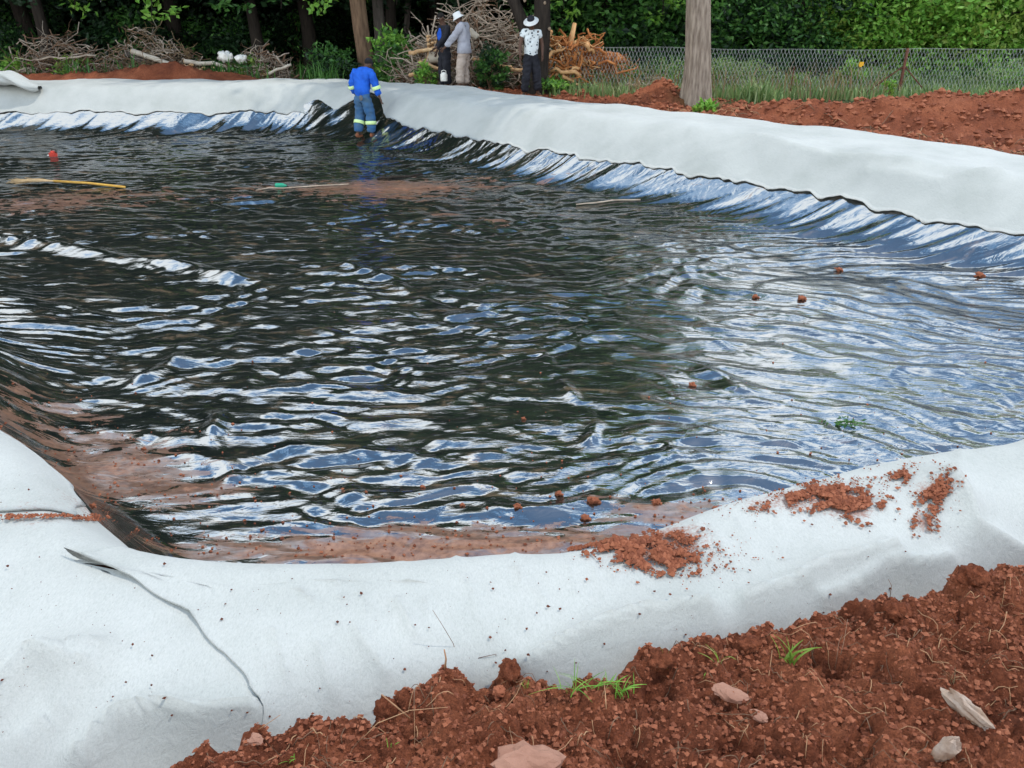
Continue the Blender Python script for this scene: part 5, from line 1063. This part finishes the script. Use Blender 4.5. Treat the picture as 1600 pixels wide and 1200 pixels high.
for i in range(420):
    px, py = r4.uniform(0, 1600), r4.uniform(690, 1150); h = hit(px, py, fabz)
    if -.6 < dist(h.x, h.y) < 1.1: P.append((h.x, h.y))
P = np.array(P); crumbs(mb, P, fabz(P[:, 0], P[:, 1]) + .013, .0015, .007, 5, 3); tag(mb.build('crumb_scatter', M['crumb'], smoothf=False), 'tiny dark crumbs dotted over the near white felt', 'soil crumbs', kind='stuff')
# crumbs on the liner
mb = MB(); n = 5200; px = r4.uniform(0, 1600, n); py = 500 + 370*r4.rand(n)**.6; P = np.array([G(a, b, 0) for a, b in zip(px, py)]); mf = mudfield(P[:, 0], P[:, 1]); k = r4.rand(n) < np.clip(mf*.9, .06, .9); P = P[k]; P = P[dist(P[:, 0], P[:, 1]) < -.35]
crumbs(mb, P, bank(P[:, 0], P[:, 1]) + wr(P[:, 0], P[:, 1]), .002, .013, 6, 3); tag(mb.build('liner_crumbs', M['clod'], smoothf=False), 'red soil crumbs strewn over the muddy near part of the liner', 'soil crumbs', kind='stuff')
# crumbs and small clods on the near heap and the far ridges
mb = MB(); n = 64000; x = r4.uniform(-1.2, 3.2, n); ye = np.interp(x, hp[:, 0], hp[:, 1]); y = ye + .10 - 1.2*r4.rand(n)**1.1; crumbs(mb, np.stack([x, y], 1), land(x, y) - .002, .0012, .011, 7, 4.0)
n = 42000; x = r4.uniform(-4, 14, n); y = r4.uniform(9, 21, n); d = dist(x, y); k = (d > 1.35) & (d < 6.0); x, y = x[k], y[k]; crumbs(mb, np.stack([x, y], 1), land(x, y), .008, .07, 8, 5)
tag(mb.build('soil_crumbs', M['clod'], smoothf=False), 'crumbly lumps of red earth covering the spoil heaps', 'soil crumbs', kind='stuff')
# root fibres and straw in the near soil
mb = MB(); r5 = np.random.RandomState(77)
for i in range(620):
    x = r5.uniform(-1.1, 2.7); ye = np.interp(x, hp[:, 0], hp[:, 1]); y = ye - .02 - .9*r5.rand(); L = r5.uniform(.02, .13); a = r5.rand()*6.28; n = 6; t = np.linspace(-.5, .5, n); X = x + math.cos(a)*L*t + r5.normal()*.02*t*t; Y_ = y + math.sin(a)*L*t + .03*np.sin(t*3 + i)*L*6*r5.rand(); Z = land(X, Y_) + .004 + .02*r5.rand()*(1-(t*2)**2)
    mb.tube(np.stack([X, Y_, Z], 1), r5.uniform(.0006, .0017), 4, int(r5.rand() < .5))
for i in range(260):
    x = r5.uniform(1, 10); k = r5.uniform(1.4, 3.0); s_ = s_of(x, 16.6 - x*.98); ex, ey, en, em = evalcurve(s_); X0, Y0 = float(ex + en*k), float(ey + em*k); L = r5.uniform(.15, .5); a = r5.rand()*6.28; t = np.linspace(-.5, .5, 5); X = X0 + math.cos(a)*L*t; Y_ = Y0 + math.sin(a)*L*t; Z = land(X, Y_) + .015 + .06*r5.rand()*(1-(t*2)**2); mb.tube(np.stack([X, Y_, Z], 1), .006, 4, int(r5.rand() < .5))
tag(mb.build('root_fibres', [M['straw'], M['twig']]), 'fine root fibres and straw mixed through the red soil', 'roots', kind='stuff')
def stone(name, px, py, r_, seed, mat, lab, rot=(0, 0, 0), sink=.3, rough=.35, k=18):
    h = hit(px, py, land); b = MB(); b.blob((0, 0, 0), r_, seed, rough, k=k, fr=1.5); o = b.build(name, mat, smoothf=False); o.location = h + Vector((0, 0, r_[2]*(1-sink)*.5)); o.rotation_euler = [R(q) for q in rot]; tag(o, lab, 'stone')
stone('stone', 825, 1200, (.095, .06, .04), 3, M['pinkstone'], 'smooth pinkish boulder half buried at the bottom edge')
stone('stone', 1508, 1112, (.020, .075, .030), 6, M['stone'], 'flat pale stone standing slanted in the soil on the right', (0, -12, 28), .1)
stone('stone', 1474, 1182, (.030, .020, .055), 9, M['stone'], 'pointed brown stone shard at the bottom right', (12, 8, 0), .1)
stone('stone', 396, 1158, (.028, .02, .014), 12, M['pinkstone'], 'small buff stone near the left end of the soil')
stone('stone', 1140, 1085, (.05, .028, .012), 15, M['pinkstone'], 'flat pinkish stone slab showing through the soil', (0, 0, -25), .3)
stone('stone', 1185, 1120, (.028, .02, .010), 18, M['pinkstone'], 'small pinkish stone just below the flat slab', (0, 0, -40), .3)
stone('stone', 780, 1082, (.02, .02, .016), 24, M['clod'], 'round brown stone beside the wire bracket')
def clod(px, py, r_, seed, lab, rot=0):
    h = hit(px, py, land); b = MB(); b.blob((0, 0, 0), r_, seed, .42, k=26, fr=2.3); o = b.build('earth_clod', M['soil']); o.location = h + Vector((0, 0, r_[2]*.45)); o.rotation_euler = (0, 0, R(rot)); tag(o, lab, 'clod')
clod(606, 1115, (.035, .025, .04), 31, 'upright wedge-shaped clod at the edge of the near soil')
clod(798, 1055, (.032, .035, .035), 33, 'rounded clod standing against the felt left of the green shoots')
clod(1030, 1035, (.04, .035, .03), 35, 'broad clod on the soil rim left of the slender green shoots')
clod(1170, 1010, (.035, .03, .022), 37, 'low clod on the soil rim below the thin upright twig')
clod(1400, 960, (.05, .04, .035), 39, 'dark lump on the soil rim at the right')
clod(1520, 905, (.05, .04, .035), 41, 'topmost clod of the near heap at the right')
def twig(pts, rad, mat, lab, name='twig', lift=.0, fn=None, offs=None):
    """pts: list of (px, py, height above the soil)"""
    base = hit(pts[0][0], pts[0][1], fn or land); P = [base]; Yb = base.y
    for px, py, dy in pts[1:]: P.append(Vector(AY(px, py, Yb + dy)))
    b = MB(); n = len(P); b.tube([tuple(q) for q in P], np.linspace(rad, rad*.6, n), 5, rough=.3); o = b.build(name, mat); tag(o, lab, name.replace('_', ' ')); return o
twig([(720, 1045, 0), (708, 1005, .01), (690, 975, .02), (676, 953, .03)], .0013, M['twig'], 'long thin dark twig leaning against the felt above the soil')
twig([(695, 1045, 0), (697, 1030, 0), (694, 1015, .0)], .0035, M['straw'], 'short pale stub sticking out of the soil beside the leaning twig')
twig([(704, 1035, 0), (720, 1028, 0), (733, 1040, .0)], .0026, M['straw'], 'pale curled root end right of the stub')
twig([(749, 1060, 0), (748, 1028, .0), (775, 1022, 0), (774, 1050, .0)], .0014, M['rust'], 'thin rusty wire bent into a square bracket', 'bent_wire')
twig([(640, 1122, 0), (618, 1103, 0), (596, 1085, 0)], .0028, M['straw'], 'tan root lying over the wedge-shaped clod')
twig([(1177, 972, 0), (1183, 950, 0), (1180, 938, .0)], .0016, M['twig'], 'short upright twig on the rim of the soil')
twig([(1390, 938, 0), (1393, 915, 0), (1388, 905, .0)], .0014, M['twig'], 'tiny upright twig farthest right on the soil rim')
twig([(404, 1140, 0), (422, 1128, 0), (438, 1117, .0)], .0013, M['straw'], 'fine straw at the left end of the soil')
twig([(1030, 880, 0), (1038, 898, 0), (1040, 908, 0)], .0012, M['twig'], 'little root hanging from the largest soil patch', fn=fabz)
twig([(1010, 1190, 0), (1040, 1205, 0)], .0022, M['straw'], 'pale straw at the bottom of the soil')
twig([(560, 1160, 0), (590, 1130, 0), (640, 1110, 0), (700, 1105, 0)], .0016, M['straw'], 'long curved root in the soil below the leaning twig')
twig([(880, 1130, 0), (850, 1160, 0), (835, 1190, 0)], .0018, M['straw'], 'reddish root running down towards the pinkish boulder')
def shoots(px, py, n, L, W, mat, lab, sp=.02, seed=0, lean=.9, name='green_shoots'):
    h = hit(px, py, land); r_ = np.random.RandomState(seed); b = MB()
    for i in range(n):
        a = r_.uniform(0, 6.28); l = L*r_.uniform(.6, 1.2); ln = lean*r_.uniform(.2, 1); t = np.linspace(0, 1, 6); d = np.array([math.cos(a), math.sin(a)*.6]); c = np.array([r_.normal()*sp, r_.normal()*sp*.5])
        P = np.stack([c[0] + d[0]*l*ln*t**1.5, c[1] + d[1]*l*ln*t**1.5, l*t*(1 - .45*ln*t)], 1); s_ = np.array([-d[1], d[0], .3]); w = (W*np.sqrt(np.clip(1-t, 0.02, 1)))[:, None]; V = np.stack([P - s_*w, P + [0, 0, -.3*W], P + s_*w], 1).reshape(-1, 3)
        F = [[3*j+k, 3*j+k+1, 3*j+k+4, 3*j+k+3] for j in range(5) for k in (0, 1)]; b.add(V, F)
    o = b.build(name, mat); o.location = h; tag(o, lab, 'plant')
shoots(1038, 1040, 5, .075, .0045, M['leaf_yellow'], 'pair of broad green shoots on the clod at the soil rim', .008, 1, .4)
shoots(1130, 1038, 4, .12, .004, M['leaf_yellow'], 'slender green blades lying over the soil in the middle', .012, 2, 1.4)
shoots(1232, 1035, 14, .11, .005, M['leaf_yellow'], 'largest green shoot tuft on the near soil', .014, 3, 1.0)
shoots(965, 1085, 26, .075, .0032, LB, 'low green weed against the felt at the soil rim', .02, 4, 1.0)
shoots(900, 1080, 18, .085, .0026, LB, 'thin green grass creeping along the soil rim', .03, 5, 1.5)
shoots(1485, 1068, 10, .07, .0018, M['leaf_dry'], 'dry yellow grass tuft above the slanted pale stone', .008, 6, .9)
shoots(1100, 1062, 4, .02, .003, LB, 'tiny green leaves on the soil below the broad shoots', .006, 7, .6)
shoots(825, 1075, 6, .035, .002, M['leaf_yellow'], 'small green sprig beside the rounded clod', .008, 8, .7)
shoots(455, 1190, 5, .03, .003, LB, 'little green leaves at the lower left of the soil', .01, 9, 1.2)
shoots(610, 1168, 4, .03, .0018, LB, 'tiny grass sprig in the soil under the wedge-shaped clod', .006, 10, .8)
def weed_on_liner(px, py, lab):
    h = hit(px, py, lambda a, b: bank(a, b) + wr(a, b)); b = MB(); C = r4.normal(size=(60, 3))*np.array([.06, .03, .015]); C[:, 2] = np.abs(C[:, 2]); leafquads(b, C, .035, .016); b.tube([(-.09, 0, .01), (0, .01, .02), (.09, 0, .01)], .004, 5); o = b.build('cut_weed', LM, smoothf=False); o.location = h; tag(o, lab, 'plant')
weed_on_liner(1322, 662, 'clump of cut green weed lying on the liner near the right')
